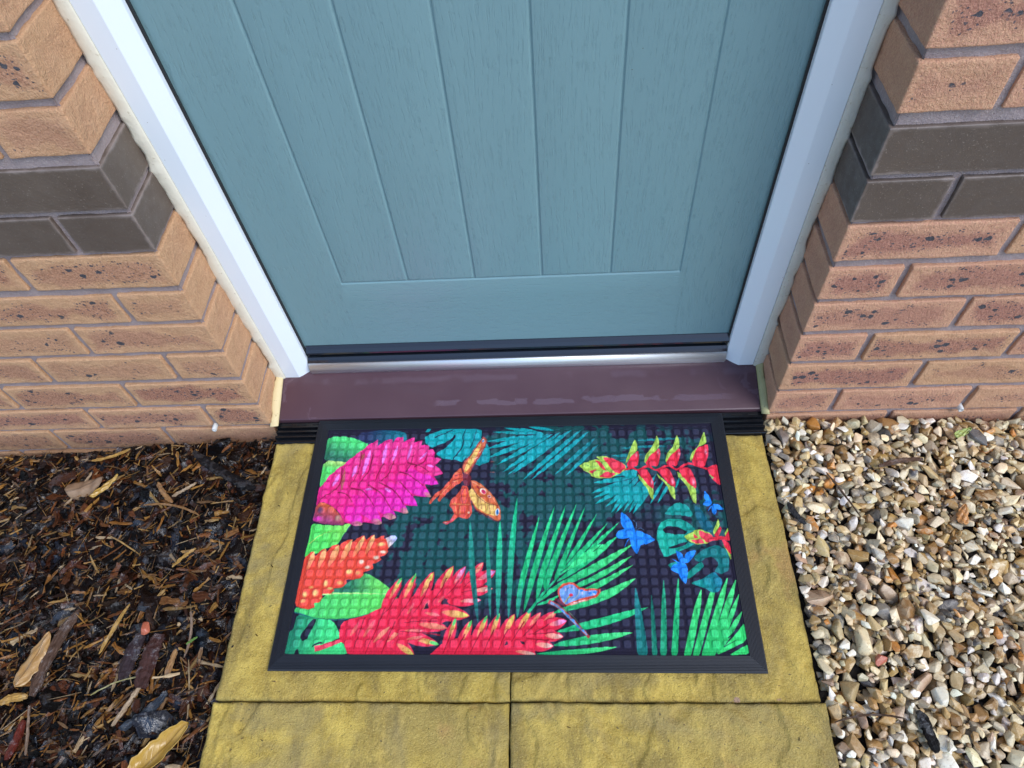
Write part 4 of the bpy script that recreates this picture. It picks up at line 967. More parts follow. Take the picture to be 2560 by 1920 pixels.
def paint():
    SS = 2; nx, ny = int(round(2*IW/STP)), int(round(2*IH/STP)); sx = 2*IW/(nx*SS); W, Hn = nx*SS, ny*SS
    xx = (np.arange(W)+.5)*sx-IW; yy = (np.arange(Hn)+.5)*(2*IH/Hn)-IH
    X, Y = np.meshgrid(xx, yy, indexing='ij')
    navy = np.array([.115, .098, .19]); teal = np.array([.045, .300, .305]); I = np.empty((W, Hn, 3)); I[:] = navy
    def blob(cx, cy, rx, ry): return np.clip(1.35-np.sqrt(((X-cx)/rx)**2+((Y-cy)/ry)**2), 0, 1)
    msk = np.maximum.reduce([blob(-.07, -.02, .15, .09), blob(.08, .06, .13, .06), blob(.12, .15, .20, .05)*.9, blob(.30, .02, .06, .06)*.6, blob(-.18, .06, .06, .05)*.8])
    tx = fbm(X*62, Y*62, 40, 3); k = np.clip((tx-.57+msk*.30)/.05, 0, 1)*np.clip(msk*3, 0, 1)
    I = I*(1-k[..., None])+teal*k[..., None]
    fur = (fbm(X*900, Y*240, 44, 2)-.5)
    def win(pts, pad=.002):
        a = np.clip(int((pts[:, 0].min()-pad+IW)/sx), 0, W); b = np.clip(int((pts[:, 0].max()+pad+IW)/sx)+2, 0, W)
        c = np.clip(int((pts[:, 1].min()-pad+IH)/(2*IH/Hn)), 0, Hn); d = np.clip(int((pts[:, 1].max()+pad+IH)/(2*IH/Hn))+2, 0, Hn); return slice(a, b), slice(c, d)
    def inside(px, py, P):
        r = np.zeros(px.shape, bool); n = len(P); j = n-1
        for i in range(n):
            xi, yi = P[i]; xj, yj = P[j]
            if yi != yj: r ^= ((yi > py) != (yj > py)) & (px < (xj-xi)*(py-yi)/(yj-yi)+xi)
            j = i
        return r
    def smooth(P, it=2):
        for _ in range(it):
            Q = []
            for i in range(len(P)):
                a, b = P[i], P[(i+1) % len(P)]; l = np.linalg.norm(b-a); t = .25 if l > .0016 else .5
                Q += [a*(1-t*.6)+b*t*.6, a*t*.6+b*(1-t*.6)]
            P = np.array(Q)
        return P
    def poly(P, c, c2=None, ax=None, sm=1):
        if sm: P = smooth(P, sm)
        w = win(P); x, y = X[w], Y[w]
        if x.size == 0: return
        m = inside(x, y, P)
        if c2 is None: col = np.broadcast_to(c, x.shape+(3,))
        else:
            a, b = ax; d = b-a; t = np.clip(((x-a[0])*d[0]+(y-a[1])*d[1])/(d@d+1e-12), 0, 1)[..., None]; col = c*(1-t)+c2*t
        I[w][m] = col[m]
    def curve(P, n=14):
        P = np.array(P)
        if len(P) == 2: return P[0]+(P[1]-P[0])*np.linspace(0, 1, n)[:, None]
        Q = np.vstack([2*P[0]-P[1], P, 2*P[-1]-P[-2]]); out = []
        for i in range(1, len(Q)-2):
            for t in np.linspace(0, 1, n, endpoint=(i == len(Q)-3)):
                a, b, c, d = Q[i-1:i+3]; out.append(.5*((2*b)+(c-a)*t+(2*a-5*b+4*c-d)*t*t+(3*b-a-3*c+d)*t**3))
        return np.array(out)
    for e in ART:
        P = np.array(e[2], float).reshape(-1, 2)*1e-4; c = hx(e[1])
        if e[0] == 'p':
            if len(e) > 3: poly(P, c, hx(e[3]), np.array(e[4], float).reshape(-1, 2)*1e-4)
            else: poly(P, c)
        elif e[0] in 'sf':
            C = curve(P); T = np.gradient(C, axis=0); T /= np.linalg.norm(T, axis=1, keepdims=True)+1e-9; N = np.stack([-T[:, 1], T[:, 0]], 1)
            t = np.linspace(0, 1, len(C))
            if e[0] == 's': w = (e[3]*(1-t)+e[4]*t)*.5e-4; w = np.maximum(w, .00035)
            else:
                pk = 1-e[5]/100.; w = e[3]*.5e-4*np.where(t < pk, np.sin(t/pk*math.pi/2)**.8, np.cos((t-pk)/(1-pk)*math.pi/2)**.6)
            R = np.vstack([C+N*w[:, None], (C-N*w[:, None])[::-1]])
            if e[0] == 'f': poly(R, c, hx(e[4]), (C[0], C[-1]), 0)
            else: poly(R, c, sm=0)
        elif e[0] == 'e':
            rx, ry = e[3]*1e-4, e[4]*1e-4; a = math.radians(e[6]); cx, cy = P[0]; R = max(rx, ry)*1.1
            w = win(np.array([[cx-R, cy-R], [cx+R, cy+R]])); x, y = X[w]-cx, Y[w]-cy; u = (x*math.cos(a)+y*math.sin(a))/rx; v = (-x*math.sin(a)+y*math.cos(a))/ry
            d = np.sqrt(u*u+v*v); k = np.clip((1-d)/max(.02, e[5]/100.), 0, 1)[..., None]; I[w] = I[w]*(1-k)+c*k
    I *= (1+fur*.35)[..., None]
    I = I.reshape(nx, SS, ny, SS, 3).mean((1, 3)); return I, nx, ny
I, nx, ny = paint()
X, Y = np.meshgrid(np.linspace(-IW, IW, nx), np.linspace(-IH, IH, ny), indexing='ij')
px_, py_ = .01645, .01602
u = (X-.2065)/px_; v = (Y+.1848)/py_; du = (u-np.round(u))*px_; dv = (v-np.round(v))*py_
jit = fbm(np.round(u)*3.3+50, np.round(v)*3.3+50, 60, 1)
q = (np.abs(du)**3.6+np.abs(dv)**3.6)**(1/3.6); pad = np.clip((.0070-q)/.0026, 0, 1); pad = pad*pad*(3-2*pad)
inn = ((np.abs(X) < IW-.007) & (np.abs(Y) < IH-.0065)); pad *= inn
seam = np.exp(-((np.minimum(IW-np.abs(X), IH-np.abs(Y))-.0058)/.0009)**2)
H = .0042+pad*(.0017+.0004*jit)+(fbm(X*8, Y*8, 62, 2)-.5)*.0009-seam*.0009+(fbm(X*500, Y*500, 63, 2)-.5)*.00035
V = np.stack([X, Y, H], -1).reshape(-1, 3); i = np.arange(len(V)).reshape(X.shape)
F = np.stack([i[:-1, :-1], i[1:, :-1], i[1:, 1:], i[:-1, 1:]], -1).reshape(-1, 4)
me = mesh_np('printed_pile', V, F, True)
lin = s2l(np.clip(I, 0, 1)); lin = lin*.88
sheen_wear = (pad*.55)[..., None]                                # highlight on the pad tops painted in as paler colour, plus crushed pile
lin = lin*(.88+sheen_wear*.50)+sheen_wear*np.array([.030, .036, .058])
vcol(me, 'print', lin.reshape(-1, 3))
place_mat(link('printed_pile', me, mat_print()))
# ribbed rubber border, mitred at the corners
prof_ = [(.375, .2250, -.0004), (.3749, .2249, .0014), (.3735, .2235, .0026)]
n = 11
for k in range(n):
    t0 = .0016+k*(.0222/n); zt = .0026+.0034*min(1, t0/.010)
    prof_ += [(.375-t0-.0003, .225-t0-.0003, zt), (.375-t0-.0014, .225-t0-.0014, zt+.00015), (.375-t0-.00165, .225-t0-.00165, zt-.00035), (.375-t0-.0019, .225-t0-.0019, zt-.00035)]
prof_ += [(IW+.0006, IH+.0006, .0058), (IW+.0001, IH+.0001, .0052), (IW-.0003, IH-.0003, .0028)]
V = []; F = []
NS = 24
for (a, b, zz) in prof_:
    ring = []
    for (p0, p1) in (((-a, -b), (a, -b)), ((a, -b), (a, b)), ((a, b), (-a, b)), ((-a, b), (-a, -b))):
        for k in range(NS):
            t = k/NS; x, y = p0[0]+(p1[0]-p0[0])*t, p0[1]+(p1[1]-p0[1])*t; ring.append((x, y, zz+(.0004*math.sin(x*9+1)+.0003*math.sin(y*14))*(zz > .001)))
    V += ring
R = 4*NS
for r in range(len(prof_)-1):
    for k in range(R): F.append((r*R+k, r*R+(k+1) % R, (r+1)*R+(k+1) % R, (r+1)*R+k))
rub = NT('black_rubber'); rn = rub.noise(rub.obj(), 500, 3); rub.set(Base_Color=rub.mix(rub.noise(rub.obj(), 14, 3), (.006, .008, .013), (.011, .014, .021)), Roughness=.5, Normal=rub.bump(rn, .0004, .4))
place_mat(link('rubber_border', mesh_np('rubber_border', np.array(V), np.array(F)), rub.m))

# ---------------------------------------------------------------- ground, beds
MG = NT('soil'); gn = MG.noise(MG.obj(), 40, 5, .7); MG.set(Base_Color=MG.mix(gn, (.008, .006, .005), (.03, .02, .014)), Roughness=.8, Normal=MG.bump(gn, .01, 1))
def sheet(name, x0, x1, y0, y1, zf, st, mat):
    X, Y = np.meshgrid(np.linspace(x0, x1, max(2, int((x1-x0)/st))), np.linspace(y0, y1, max(2, int((y1-y0)/st))), indexing='ij'); Z = zf(X, Y)
    V = np.stack([X, Y, Z], -1).reshape(-1, 3); i = np.arange(len(V)).reshape(X.shape)
    return tag(link(name, mesh_np(name, V, np.stack([i[:-1, :-1], i[1:, :-1], i[1:, 1:], i[:-1, 1:]], -1).reshape(-1, 4), True), mat), kind='structure')
GR = NT('far_ground'); gg = GR.noise(GR.obj(), 60, 5, .7); GR.set(Base_Color=GR.mix(gg, (.16, .13, .09), (.36, .30, .21)), Roughness=.9)
sheet('ground', -30, 30, -30, 10, lambda X, Y: X*0-.16, 10, GR.m)
def mz(X, Y): return -.037-.085*np.clip(-.56-X, 0, None)-.012*np.clip((.16+Y)/.16, 0, 1)+(fbm(X*9+5, Y*9+5, 70, 3)-.5)*.022
def gz(X, Y): return -.008-.055*np.clip(X-.43, 0, .5)-.010*np.clip((.10+Y)/.10, 0, 1)+(fbm(X*8, Y*8, 72, 3)-.5)*.012
sheet('garden_bed', -1.60, S0-.001, -.96, .006, lambda X, Y: np.maximum(mz(X, Y)-.006, -.13), .02, MG.m)
sheet('gravel_bed', S1+.001, 1.45, -.96, .006, lambda X, Y: gz(X, Y)-.016, .02, MG.m)

# ---------------------------------------------------------------- gravel: angular flint stones dropped onto a height map
def hull_proto(seed, n=13, bevw=.10):
    r = np.random.default_rng(seed); P = r.normal(size=(n, 3)); P /= np.linalg.norm(P, axis=1, keepdims=True); P *= r.uniform(.72, 1.0, (n, 1))
    bm = bmesh.new()
    for p in P: bm.verts.new(p)
    res = bmesh.ops.convex_hull(bm, input=bm.verts[:]); bmesh.ops.delete(bm, geom=[g for g in res['geom_interior'] if isinstance(g, bmesh.types.BMVert)], context='VERTS')
    bmesh.ops.dissolve_limit(bm, angle_limit=math.radians(14), verts=bm.verts[:], edges=bm.edges[:])
    bmesh.ops.bevel(bm, geom=bm.edges[:]+bm.verts[:], offset=bevw, segments=2, affect='EDGES', clamp_overlap=True, profile=.6)
    bmesh.ops.triangulate(bm, faces=bm.faces[:]); bm.verts.ensure_lookup_table()
    V = np.array([v.co[:] for v in bm.verts]); F = np.array([[v.index for v in f.verts] for f in bm.faces]); bm.free()
    k = V*2.2+seed; V = V*(1+.10*(fbm(k[:, 0]+k[:, 2], k[:, 1]-k[:, 2], 5, 2)-.5))[:, None]
    return V, F
protos = [hull_proto(s, n=int(10+s % 9), bevw=(.06, .10, .15, .22)[s % 4]) for s in range(48)]
GC = [((.70, .57, .36), 24), ((.78, .72, .60), 17), ((.54, .39, .18), 22), ((.41, .25, .085), 15), ((.29, .155, .05), 8), ((.38, .32, .21), 9), ((.22, .19, .15), 5), ((.08, .072, .065), 2), ((.52, .21, .04), 3), ((.46, .31, .19), 6)]
gcw = np.array([w for _, w in GC], float); gcw /= gcw.sum()
def rotm(r, tilt):
    a = r.uniform(0, 2*math.pi); t = r.normal()*tilt; b = r.uniform(0, 2*math.pi)
    return np.array(Matrix.Rotation(b, 3, 'Z') @ Matrix.Rotation(t, 3, 'X') @ Matrix.Rotation(a, 3, 'Z'))
def gravel(x0, x1, y0, y1, count):
    r = np.random.default_rng(11); c = .003; nx, ny = int((x1-x0)/c)+1, int((y1-y0)/c)+1
    XX, YY = np.meshgrid(x0+np.arange(nx)*c, y0+np.arange(ny)*c, indexing='ij'); S = gz(XX, YY); H = S-.016
    Vs, Fs, Cs = [], [], []; nb = 0
    for k in range(count):
        sz = float(np.clip(r.lognormal(math.log(.0114), .32), .0052, .023))
        if k % 6 == 3: sz = float(r.uniform(.0034, .0062))
        if k < 120 : sz = float(r.uniform(.012, .021))
        best = None
        for _ in range(5):
            x, y = r.uniform(x0, x1), r.uniform(y0, y1); i, j = int((x-x0)/c), int((y-y0)/c); hh = H[i, j]-S[i, j]
            if best is None or hh < best[0]: best = (hh, x, y, i, j)
        _, x, y, i, j = best
        asp = np.array([1.15*r.uniform(.9, 1.25), r.uniform(.75, 1.0), r.uniform(.48, .80)])*sz
        n = max(1, int(sz*.8/c)); a0, a1, b0, b1 = max(0, i-n), min(nx, i+n+1), max(0, j-n), min(ny, j+n+1)
        P = H[a0:a1, b0:b1]; base = np.percentile(P, 58); zc = base+asp[2]*.52
        if zc+asp[2]*.5 > S[i, j]+.011 and k > 120: continue
        dd = ((XX[a0:a1, b0:b1]-x)**2+(YY[a0:a1, b0:b1]-y)**2)/(sz*sz*.95)
        H[a0:a1, b0:b1] = np.where(dd < 1, np.maximum(P, zc+asp[2]*.8*np.sqrt(np.clip(1-dd, 0, 1))), P)
        pv, pf = protos[r.integers(len(protos))]
        Vw = (pv*asp) @ rotm(r, .38).T+np.array([x, y, zc]); 
        if Vw[:, 1].max() > -.0005: Vw[:, 1] -= Vw[:, 1].max()+.0005
        if Vw[:, 0].min() < S1+.0045: Vw[:, 0] += S1+.0045-Vw[:, 0].min()
        ci = r.choice(len(GC), p=gcw); col = np.array(GC[ci][0])*r.uniform(.70, 1.22)*r.uniform(.95, 1.05, 3)
        Vs.append(Vw); Fs.append(pf+nb); Cs.append(np.tile(np.append(col, r.random()**1.5), (len(pv), 1))); nb += len(pv)
    me = mesh_np('gravel', np.vstack(Vs), np.vstack(Fs), True); vcol(me, 'gcol', np.clip(np.vstack(Cs), 0, 1)); return me, H, (x0, y0, c)
me, GH, GP = gravel(S1+.006, 1.32, -.95, -.002, 19000)
MSTONE = mat_stone('flint_gravel', 'gcol', .38)
tag(link('gravel', me, MSTONE), kind='stuff', label='angular cream, tan and grey flint gravel beside the paving', cat=None)
def gtop(x, y): i, j = int((x-GP[0])/GP[2]), int((y-GP[1])/GP[2]); return float(GH[max(0, i-2):i+3, max(0, j-2):j+3].max())

# ---------------------------------------------------------------- bark mulch: shredded wet chips and pale splinters
def chips(n, r, Lm, Ls, wr, tr, area, zf, zr, tilt, pal, pw, dirb=None, val=(.6, 1.3), ends=.35, bd=1.):
    R, K = 6, 6; V = np.zeros((n, R, K, 3)); L = np.clip(r.lognormal(math.log(Lm), Ls, n), .003, .085); W = L*r.uniform(*wr, n); T = W*r.uniform(*tr, n)
    s = np.linspace(-.5, .5, R)
    e0 = ends*r.uniform(.1, 2.2, n); e1 = ends*r.uniform(.1, 2.2, n)
    env = np.stack([1-(1-(e0 if i < R/2 else e1))*(abs(i/(R-1)*2-1)**5) for i in range(R)], 1).clip(.05, 1)*(1+.18*r.normal(size=(n, R))).clip(.4, 1.6)
    ang = np.arange(K)/K*2*math.pi; bend = r.normal(size=n)*.12*bd
    for k in range(K):
        jw = 1+.22*r.normal(size=(n, R)); V[:, :, k, 0] = s[None]*L[:, None]*(1+.06*r.normal(size=(n, R)))
        V[:, :, k, 1] = math.cos(ang[k])*W[:, None]/2*env*jw+bend[:, None]*L[:, None]*(s[None]**2)*2
        V[:, :, k, 2] = math.sin(ang[k])*T[:, None]/2*np.sqrt(env)*jw+r.normal(size=n)[:, None]*0
    curl = r.normal(size=n)*.25*bd; V[..., 2] += curl[:, None, None]*L[:, None, None]*(s[None, :, None]**2)
    az = r.uniform(0, math.pi, n) if dirb is None else r.normal(dirb[0], dirb[1], n); tl = r.normal(size=n)*tilt; rl = r.normal(size=n)*.5
    ca, sa, ct, stt, cr, sr = np.cos(az), np.sin(az), np.cos(tl), np.sin(tl), np.cos(rl), np.sin(rl)
    x, y, z = V[..., 0].copy(), V[..., 1].copy(), V[..., 2].copy(); B = lambda a: a[:, None, None]
    y, z = y*B(cr)-z*B(sr), y*B(sr)+z*B(cr); x, z = x*B(ct)-z*B(stt), x*B(stt)+z*B(ct); x, y = x*B(ca)-y*B(sa), x*B(sa)+y*B(ca)
    cx = r.uniform(area[0], area[1], n); cy = r.uniform(area[2], area[3], n)
    # keep the chips inside the bed
    ex = np.abs(x).max((1, 2)); ey = np.abs(y).max((1, 2)); cx = np.minimum(cx, area[1]-ex-.001); cy = np.minimum(cy, area[3]-ey-.001)
    cz = zf(cx, cy)+r.uniform(zr[0], zr[1], n)
    P = np.stack([x+B(cx), y+B(cy), z+B(cz)], -1).reshape(-1, 3)
    i = np.arange(R*K).reshape(R, K); q = np.stack([i[:-1], np.roll(i, -1, 1)[:-1], np.roll(i, -1, 1)[1:], i[1:]], -1).reshape(-1, 4)
    cap = [[0, 5, 4, 3], [0, 3, 2, 1], [R*K-6, R*K-5, R*K-4, R*K-3], [R*K-6, R*K-3, R*K-2, R*K-1]]
    q = np.vstack([q, cap]); F = (q[None]+(np.arange(n)*R*K)[:, None, None]).reshape(-1, 4)
    pal = np.array(pal); pw = np.array(pw, float); pw /= pw.sum(); C = pal[r.choice(len(pal), n, p=pw)]*r.uniform(val[0], val[1], (n, 1))
    C = np.repeat(np.hstack([C, np.ones((n, 1))]), R*K, 0)
    uv = np.stack([np.repeat((s[None]*L[:, None]).ravel(), K)+np.repeat(r.random(n)*9, R*K), np.tile(np.tile(np.arange(K)/K*.01, R), n)+np.repeat(r.random(n), R*K)], -1)
    return P, F, C, uv
def merge(parts):
    nb = 0; V, F, C, U = [], [], [], []
    for p, f, c, u in parts: V.append(p); F.append(f+nb); C.append(c); U.append(u); nb += len(p)
    return np.vstack(V), np.vstack(F), np.vstack(C), np.vstack(U)
def chip_obj(name, parts, mat, smooth=False):
    V, F, C, U = merge(parts); me = mesh_np(name, V, F, smooth); vcol(me, 'ccol', np.clip(C, 0, 1))
    lv = np.empty(len(me.loops), np.int32); me.loops.foreach_get('vertex_index', lv); l = me.uv_layers.new(name='cuv'); l.data.foreach_set('uv', U[lv].astype(np.float32).ravel())
    return link(name, me, mat)
DARK = [(.004, .0035, .0035), (.008, .005, .0045), (.015, .008, .006), (.036, .014, .007), (.070, .022, .009), (.016, .018, .026)]
TANP = [(.44, .225, .055), (.48, .30, .11), (.33, .145, .035), (.25, .145, .070), (.58, .43, .25), (.22, .085, .030)]
r = np.random.default_rng(21); AR = (-1.34, S0-.004, -.95, -.002)
MC = mat_chip()
parts = [chips(2300, r, .030, .38, (.26, .55), (.14, .30), AR, mz, (-.008, .005), .26, DARK, [18, 22, 20, 14, 9, 9], ends=.6),
         chips(4200, r, .016, .42, (.25, .60), (.16, .40), AR, mz, (-.006, .004), .32, DARK, [20, 22, 18, 12, 7, 9], ends=.6),
         chips(9000, r, .0095, .45, (.20, .55), (.2, .5), AR, mz, (-.005, .004), .42, DARK, [20, 22, 18, 12, 8, 6]),
         chips(7000, r, .0060, .40, (.16, .5), (.3, .7), AR, mz, (-.002, .005), .5, DARK+TANP[:4], [20, 20, 18, 14, 10, 6, 1, 1, 2, 3]),
         chips(1500, r, .023, .40, (.10, .20), (.22, .45), AR, mz, (.002, .012), .22, TANP+DARK[3:5], [16, 10, 12, 8, 6, 8, 5, 6], (.70, .75), (.5, 1.1), ends=.8, bd=.3),
         chips(2600, r, .0130, .38, (.09, .22), (.3, .6), AR, mz, (.002, .010), .3, TANP, [13, 8, 10, 8, 6, 7], (.8, .9), (.45, 1.05), ends=.8, bd=.3),
         chips(2000, r, .022, .40, (.022, .045), (.6, 1.0), AR, mz, (.002, .011), .22, TANP+DARK[3:5], [10, 7, 9, 8, 4, 7, 8, 8], (.75, .85), (.45, 1.0), ends=.6, bd=.6),
         chips(260, r, .026, .30, (.22, .42), (.12, .22), AR, mz, (.003, .009), .25, [(.10, .035, .014), (.16, .055, .020), (.07, .040, .030), (.22, .10, .035)], [3, 2, 3, 1], None, (.5, 1.1), ends=.8, bd=.6)]
tag(chip_obj('bark_mulch', parts, MC), kind='stuff', label='wet dark shredded bark mulch beside the paving')

AC = (S0+.004, S0+.10, -.90, -.05)
flat0 = lambda X, Y: X*0-.0035
cr = [chips(46, r, .0042, .4, (.15, .4), (.3, .6), AC, flat0, (.0, .0015), .1, DARK[3:]+TANP[:3], [3, 3, 2, 2, 2, 2]),
      chips(40, r, .0035, .4, (.12, .3), (.3, .6), (S0+.01, S1-.01, -.90, -.452), flat0, (.0, .0012), .1, DARK[3:]+TANP[:4], [3, 3, 2, 2, 2, 2, 2]),
      chips(26, r, .0055, .3, (.05, .08), (.5, .9), (S0+.01, S1-.01, -.488, -.480), flat0, (.001, .0025), .1, TANP, [3, 3, 2, 2, 2, 2])]
tag(chip_obj('bark_crumbs', cr, MC), kind='stuff', label='scattered bark crumbs and fibres on the ochre paving')

# ---------------------------------------------------------------- single pieces one can point to
def mtop(x, y): return float(mz(np.array([x]), np.array([y]))[0])
def bar(name, a, b, w, t, col, label, cat, group=None, z=.006, flat=.3, seed=0, zf=mtop, rise=.004, mat=None):
    """one splinter / bark piece from a to b: tapered, split, slightly bent"""
    rr = np.random.default_rng(300+seed); R, K = 16, 10; A = np.array(a); Bv = np.array(b); L = np.linalg.norm(Bv-A); T = (Bv-A)/L; N = np.array([-T[1], T[0]])
    zc = max(zf(*(A+(Bv-A)*q)) for q in (.1, .3, .5, .7, .9))+z
    C = []; bend = rr.normal()*.05; e0, e1 = rr.uniform(.2, .6, 2)
    for i in range(R):
        s_ = i/(R-1); u = s_*2-1; en = 1-(1-(e0 if u < 0 else e1))*abs(u)**5; en *= 1+.08*rr.normal()
        cen = A+(Bv-A)*s_+N*(bend*L*(1-u*u)); zz = zc+rise*(s_-.5)
        for k in range(K):
            an = 2*math.pi*k/K; j = 1+.10*rr.normal(); ww = math.copysign(abs(math.cos(an))**.55, math.cos(an))*w/2*en*j; tt = math.copysign(abs(math.sin(an))**.7, math.sin(an))*t/2*math.sqrt(en)*(1+.12*rr.normal())
            p = cen+N*ww; C.append((p[0]+T[0]*rr.normal()*.0008, p[1]+T[1]*rr.normal()*.0008, zz+tt))
    V = np.array(C); i = np.arange(R*K).reshape(R, K); q = np.stack([i[:-1], np.roll(i, -1, 1)[:-1], np.roll(i, -1, 1)[1:], i[1:]], -1).reshape(-1, 4)
    cap = [[0, K-1-k, K-2-k, K-3-k] for k in range(0, K-3)]; cap = [[0, K-1, K-2, K-3], [0, K-3, K-4, K-5], [0, K-5, K-6, K-7], [0, K-7, K-8, K-9]]
    o0 = (R-1)*K; cap += [[o0+v for v in c[::-1]] for c in cap]
    me_args = [(V, np.vstack([q, cap]), np.tile((*col, 1.), (len(V), 1)), np.stack([np.repeat(np.linspace(0, L, R), K), np.tile(np.arange(K)/K*.03, R)], -1))]
    return tag(chip_obj(name, me_args, mat or MC), label, cat, group)
SPL = 'pale splinters lying on the mulch'
W1, W2, W3, W4 = (.60, .36, .10), (.56, .42, .27), (.40, .22, .09), (.34, .24, .17)
bar('wood_splinter', (-.724, -.406), (-.697, -.326), .0060, .003, W1, 'long bright yellow-orange splinter leaning towards the upper right in the middle of the mulch', 'splinter', SPL, .010, seed=1)
bar('wood_splinter', (-.658, -.515), (-.628, -.455), .0072, .004, W2, 'wide pale weathered splinter with grey streaks, just above the folded yellow leaf', 'splinter', SPL, .010, seed=2)
bar('wood_splinter', (-.906, -.131), (-.873, -.058), .0045, .003, W2, 'thin pale splinter standing out left of the curled dry leaf', 'splinter', SPL, .010, seed=3)
bar('wood_splinter', (-.884, -.035), (-.812, -.012), .0060, .003, W1, 'orange splinter lying flat against the foot of the left brick wall', 'splinter', SPL, .012, seed=4)
bar('wood_splinter', (-.728, -.146), (-.614, -.170), .0042, .003, W3, 'longest thin brown splinter, lying almost level below the wall', 'splinter', SPL, .010, seed=5)
bar('wood_splinter', (-.720, -.096), (-.676, -.140), .0085, .003, W3, 'broad orange-brown wedge-shaped splinter pointing at the paving corner', 'splinter', SPL, .010, seed=6)
bar('wood_splinter', (-.680, -.128), (-.640, -.103), .0052, .003, W2, 'short cream splinter right beside the broad wedge-shaped one', 'splinter', SPL, .010, seed=7)
bar('wood_splinter', (-.872, -.480), (-.824, -.470), .0120, .004, W1, 'thick orange wood chunk at the left edge of the photo', 'splinter', SPL, .010, seed=8)
bar('wood_splinter', (-.570, -.416), (-.577, -.345), .0042, .003, W4, 'straight pinkish-brown splinter nearly upright beside the paving edge', 'splinter', SPL, .010, seed=9)
bar('wood_splinter', (-.591, -.446), (-.585, -.404), .0105, .002, W3, 'leaf-shaped flat brown wood flake beside the purple bark plates', 'splinter', SPL, .010, seed=10)
bar('wood_splinter', (-.640, -.262), (-.606, -.230), .0052, .003, W1, 'short yellow splinter beside the middle of the paving edge', 'splinter', SPL, .010, seed=12)
bar('wood_splinter', (-.792, -.553), (-.813, -.484), .0042, .003, W4, 'thin grey-brown splinter beside the glossy red bark piece near the bottom left', 'splinter', SPL, .010, seed=13)
MDK2 = mat_chip('wet_bark', 'ccol', .30)
bar('bark_piece', (-.815, -.470), (-.786, -.335), .020, .008, (.105, .062, .042), 'large grey-brown bark strip tucked behind the tan leaf', 'bark', 'large bark pieces in the mulch', .012, seed=20, mat=MDK2)
bar('bark_piece', (-.662, -.038), (-.520, -.120), .017, .007, (.012, .011, .012), 'long black curved bark strip near the top corner of the mulch', 'bark', 'large bark pieces in the mulch', .012, seed=21, mat=MDK2)
bar('bark_piece', (-.668, -.450), (-.655, -.375), .024, .007, (.045, .030, .034), 'dark purple bark plate under the small red brick fragment', 'bark', 'large bark pieces in the mulch', .012, seed=22, mat=MDK2)
bar('bark_piece', (-.628, -.462), (-.622, -.380), .027, .008, (.070, .032, .027), 'reddish-brown wrinkled bark plate next to the dark purple one', 'bark', 'large bark pieces in the mulch', .014, seed=23, mat=MDK2)
bar('bark_piece', (-.640, -.520), (-.580, -.468), .015, .006, (.040, .052, .070), 'wet blue-black bark sliver above the folded yellow leaf', 'bark', 'large bark pieces in the mulch', .012, seed=24, mat=MDK2)
bar('bark_piece', (-.820, -.560), (-.812, -.505), .014, .006, (.13, .022, .012), 'glossy dark red bark piece near the bottom left corner', 'bark', 'large bark pieces in the mulch', .012, seed=25, mat=MDK2)
bar('bark_piece', (-.955, -.085), (-.905, -.065), .024, .006, (.060, .024, .014), 'dark red-brown bark flake left of the curled dry leaf', 'bark', 'large bark pieces in the mulch', .012, seed=26, mat=MDK2)
bar('straw_stem', (-.708, -.471), (-.630, -.444), .0018, .0016, (.52, .48, .20), 'thin pale green-yellow straw stem lying across the lower mulch', 'straw', None, .014, seed=30)
bar('grass_blade', (-.570, -.396), (-.553, -.386), .0034, .0008, (.22, .42, .10), 'tiny bright green blade in the mulch beside the paving', 'grass blade', None, .014, seed=31)
# pieces lying on the gravel
bar('twig', (.584, -.108), (.658, -.098), .0085, .006, (.16, .095, .065), 'short thick brown twig lying on the gravel near the wall', 'twig', 'twigs on the gravel', .004, seed=40, zf=gtop)
bar('twig', (.411, -.511), (.506, -.507), .0030, .0028, (.13, .075, .045), 'long thin brown twig across the gravel next to the front slab', 'twig', 'twigs on the gravel', .003, seed=41, zf=gtop)
bar('twig', (.492, -.120), (.526, -.204), .0026, .0022, (.13, .085, .055), 'thin slanting stem on the gravel below the drain corner', 'twig', 'twigs on the gravel', .003, seed=42, zf=gtop)
bar('bark_piece', (.530, -.494), (.536, -.548), .015, .007, (.012, .011, .011), 'black charred-looking bark piece lying on the gravel', 'bark', None, .003, seed=43, zf=gtop, mat=MDK2)
bar('slate_piece', (.416, -.176), (.434, -.216), .010, .005, (.045, .048, .052), 'dark grey slate sliver on the gravel beside the slab edge', 'slate', None, .002, seed=44, zf=gtop)
def leafm(name, c1, c2, rough=.35):
    M = NT(name); P = M.obj(); uv = M.n('UVMap', uv_map='luv').outputs[0]; s = M.n('SeparateXYZ', i_0=uv); a = M.noise(P, 90, 4); b = M.noise(P, 420, 3)
    vein = M.ramp(M.math('ABSOLUTE', M.math('SUBTRACT', s.outputs[1], .5)), .01, .05, 1, 0)
    rib = M.math('PINGPONG', M.math('ADD', M.math('MULTIPLY', s.outputs[0], 9.), M.math('MULTIPLY', M.math('ABSOLUTE', M.math('SUBTRACT', s.outputs[1], .5)), -5.)), .5)
    c = M.mix(a, c1, c2); c = M.mix(M.math('MULTIPLY', vein, .6), c, tuple(x*.5 for x in c1)); c = M.mix(M.ramp(b, .62, .72, 0, .6), c, tuple(x*.3 for x in c1))
    M.set(Base_Color=c, Roughness=rough, Normal=M.bump(M.math('ADD', M.math('MULTIPLY', M.ramp(rib, .0, .12, 0, 1), .5), vein), .0008, .5)); return M.m
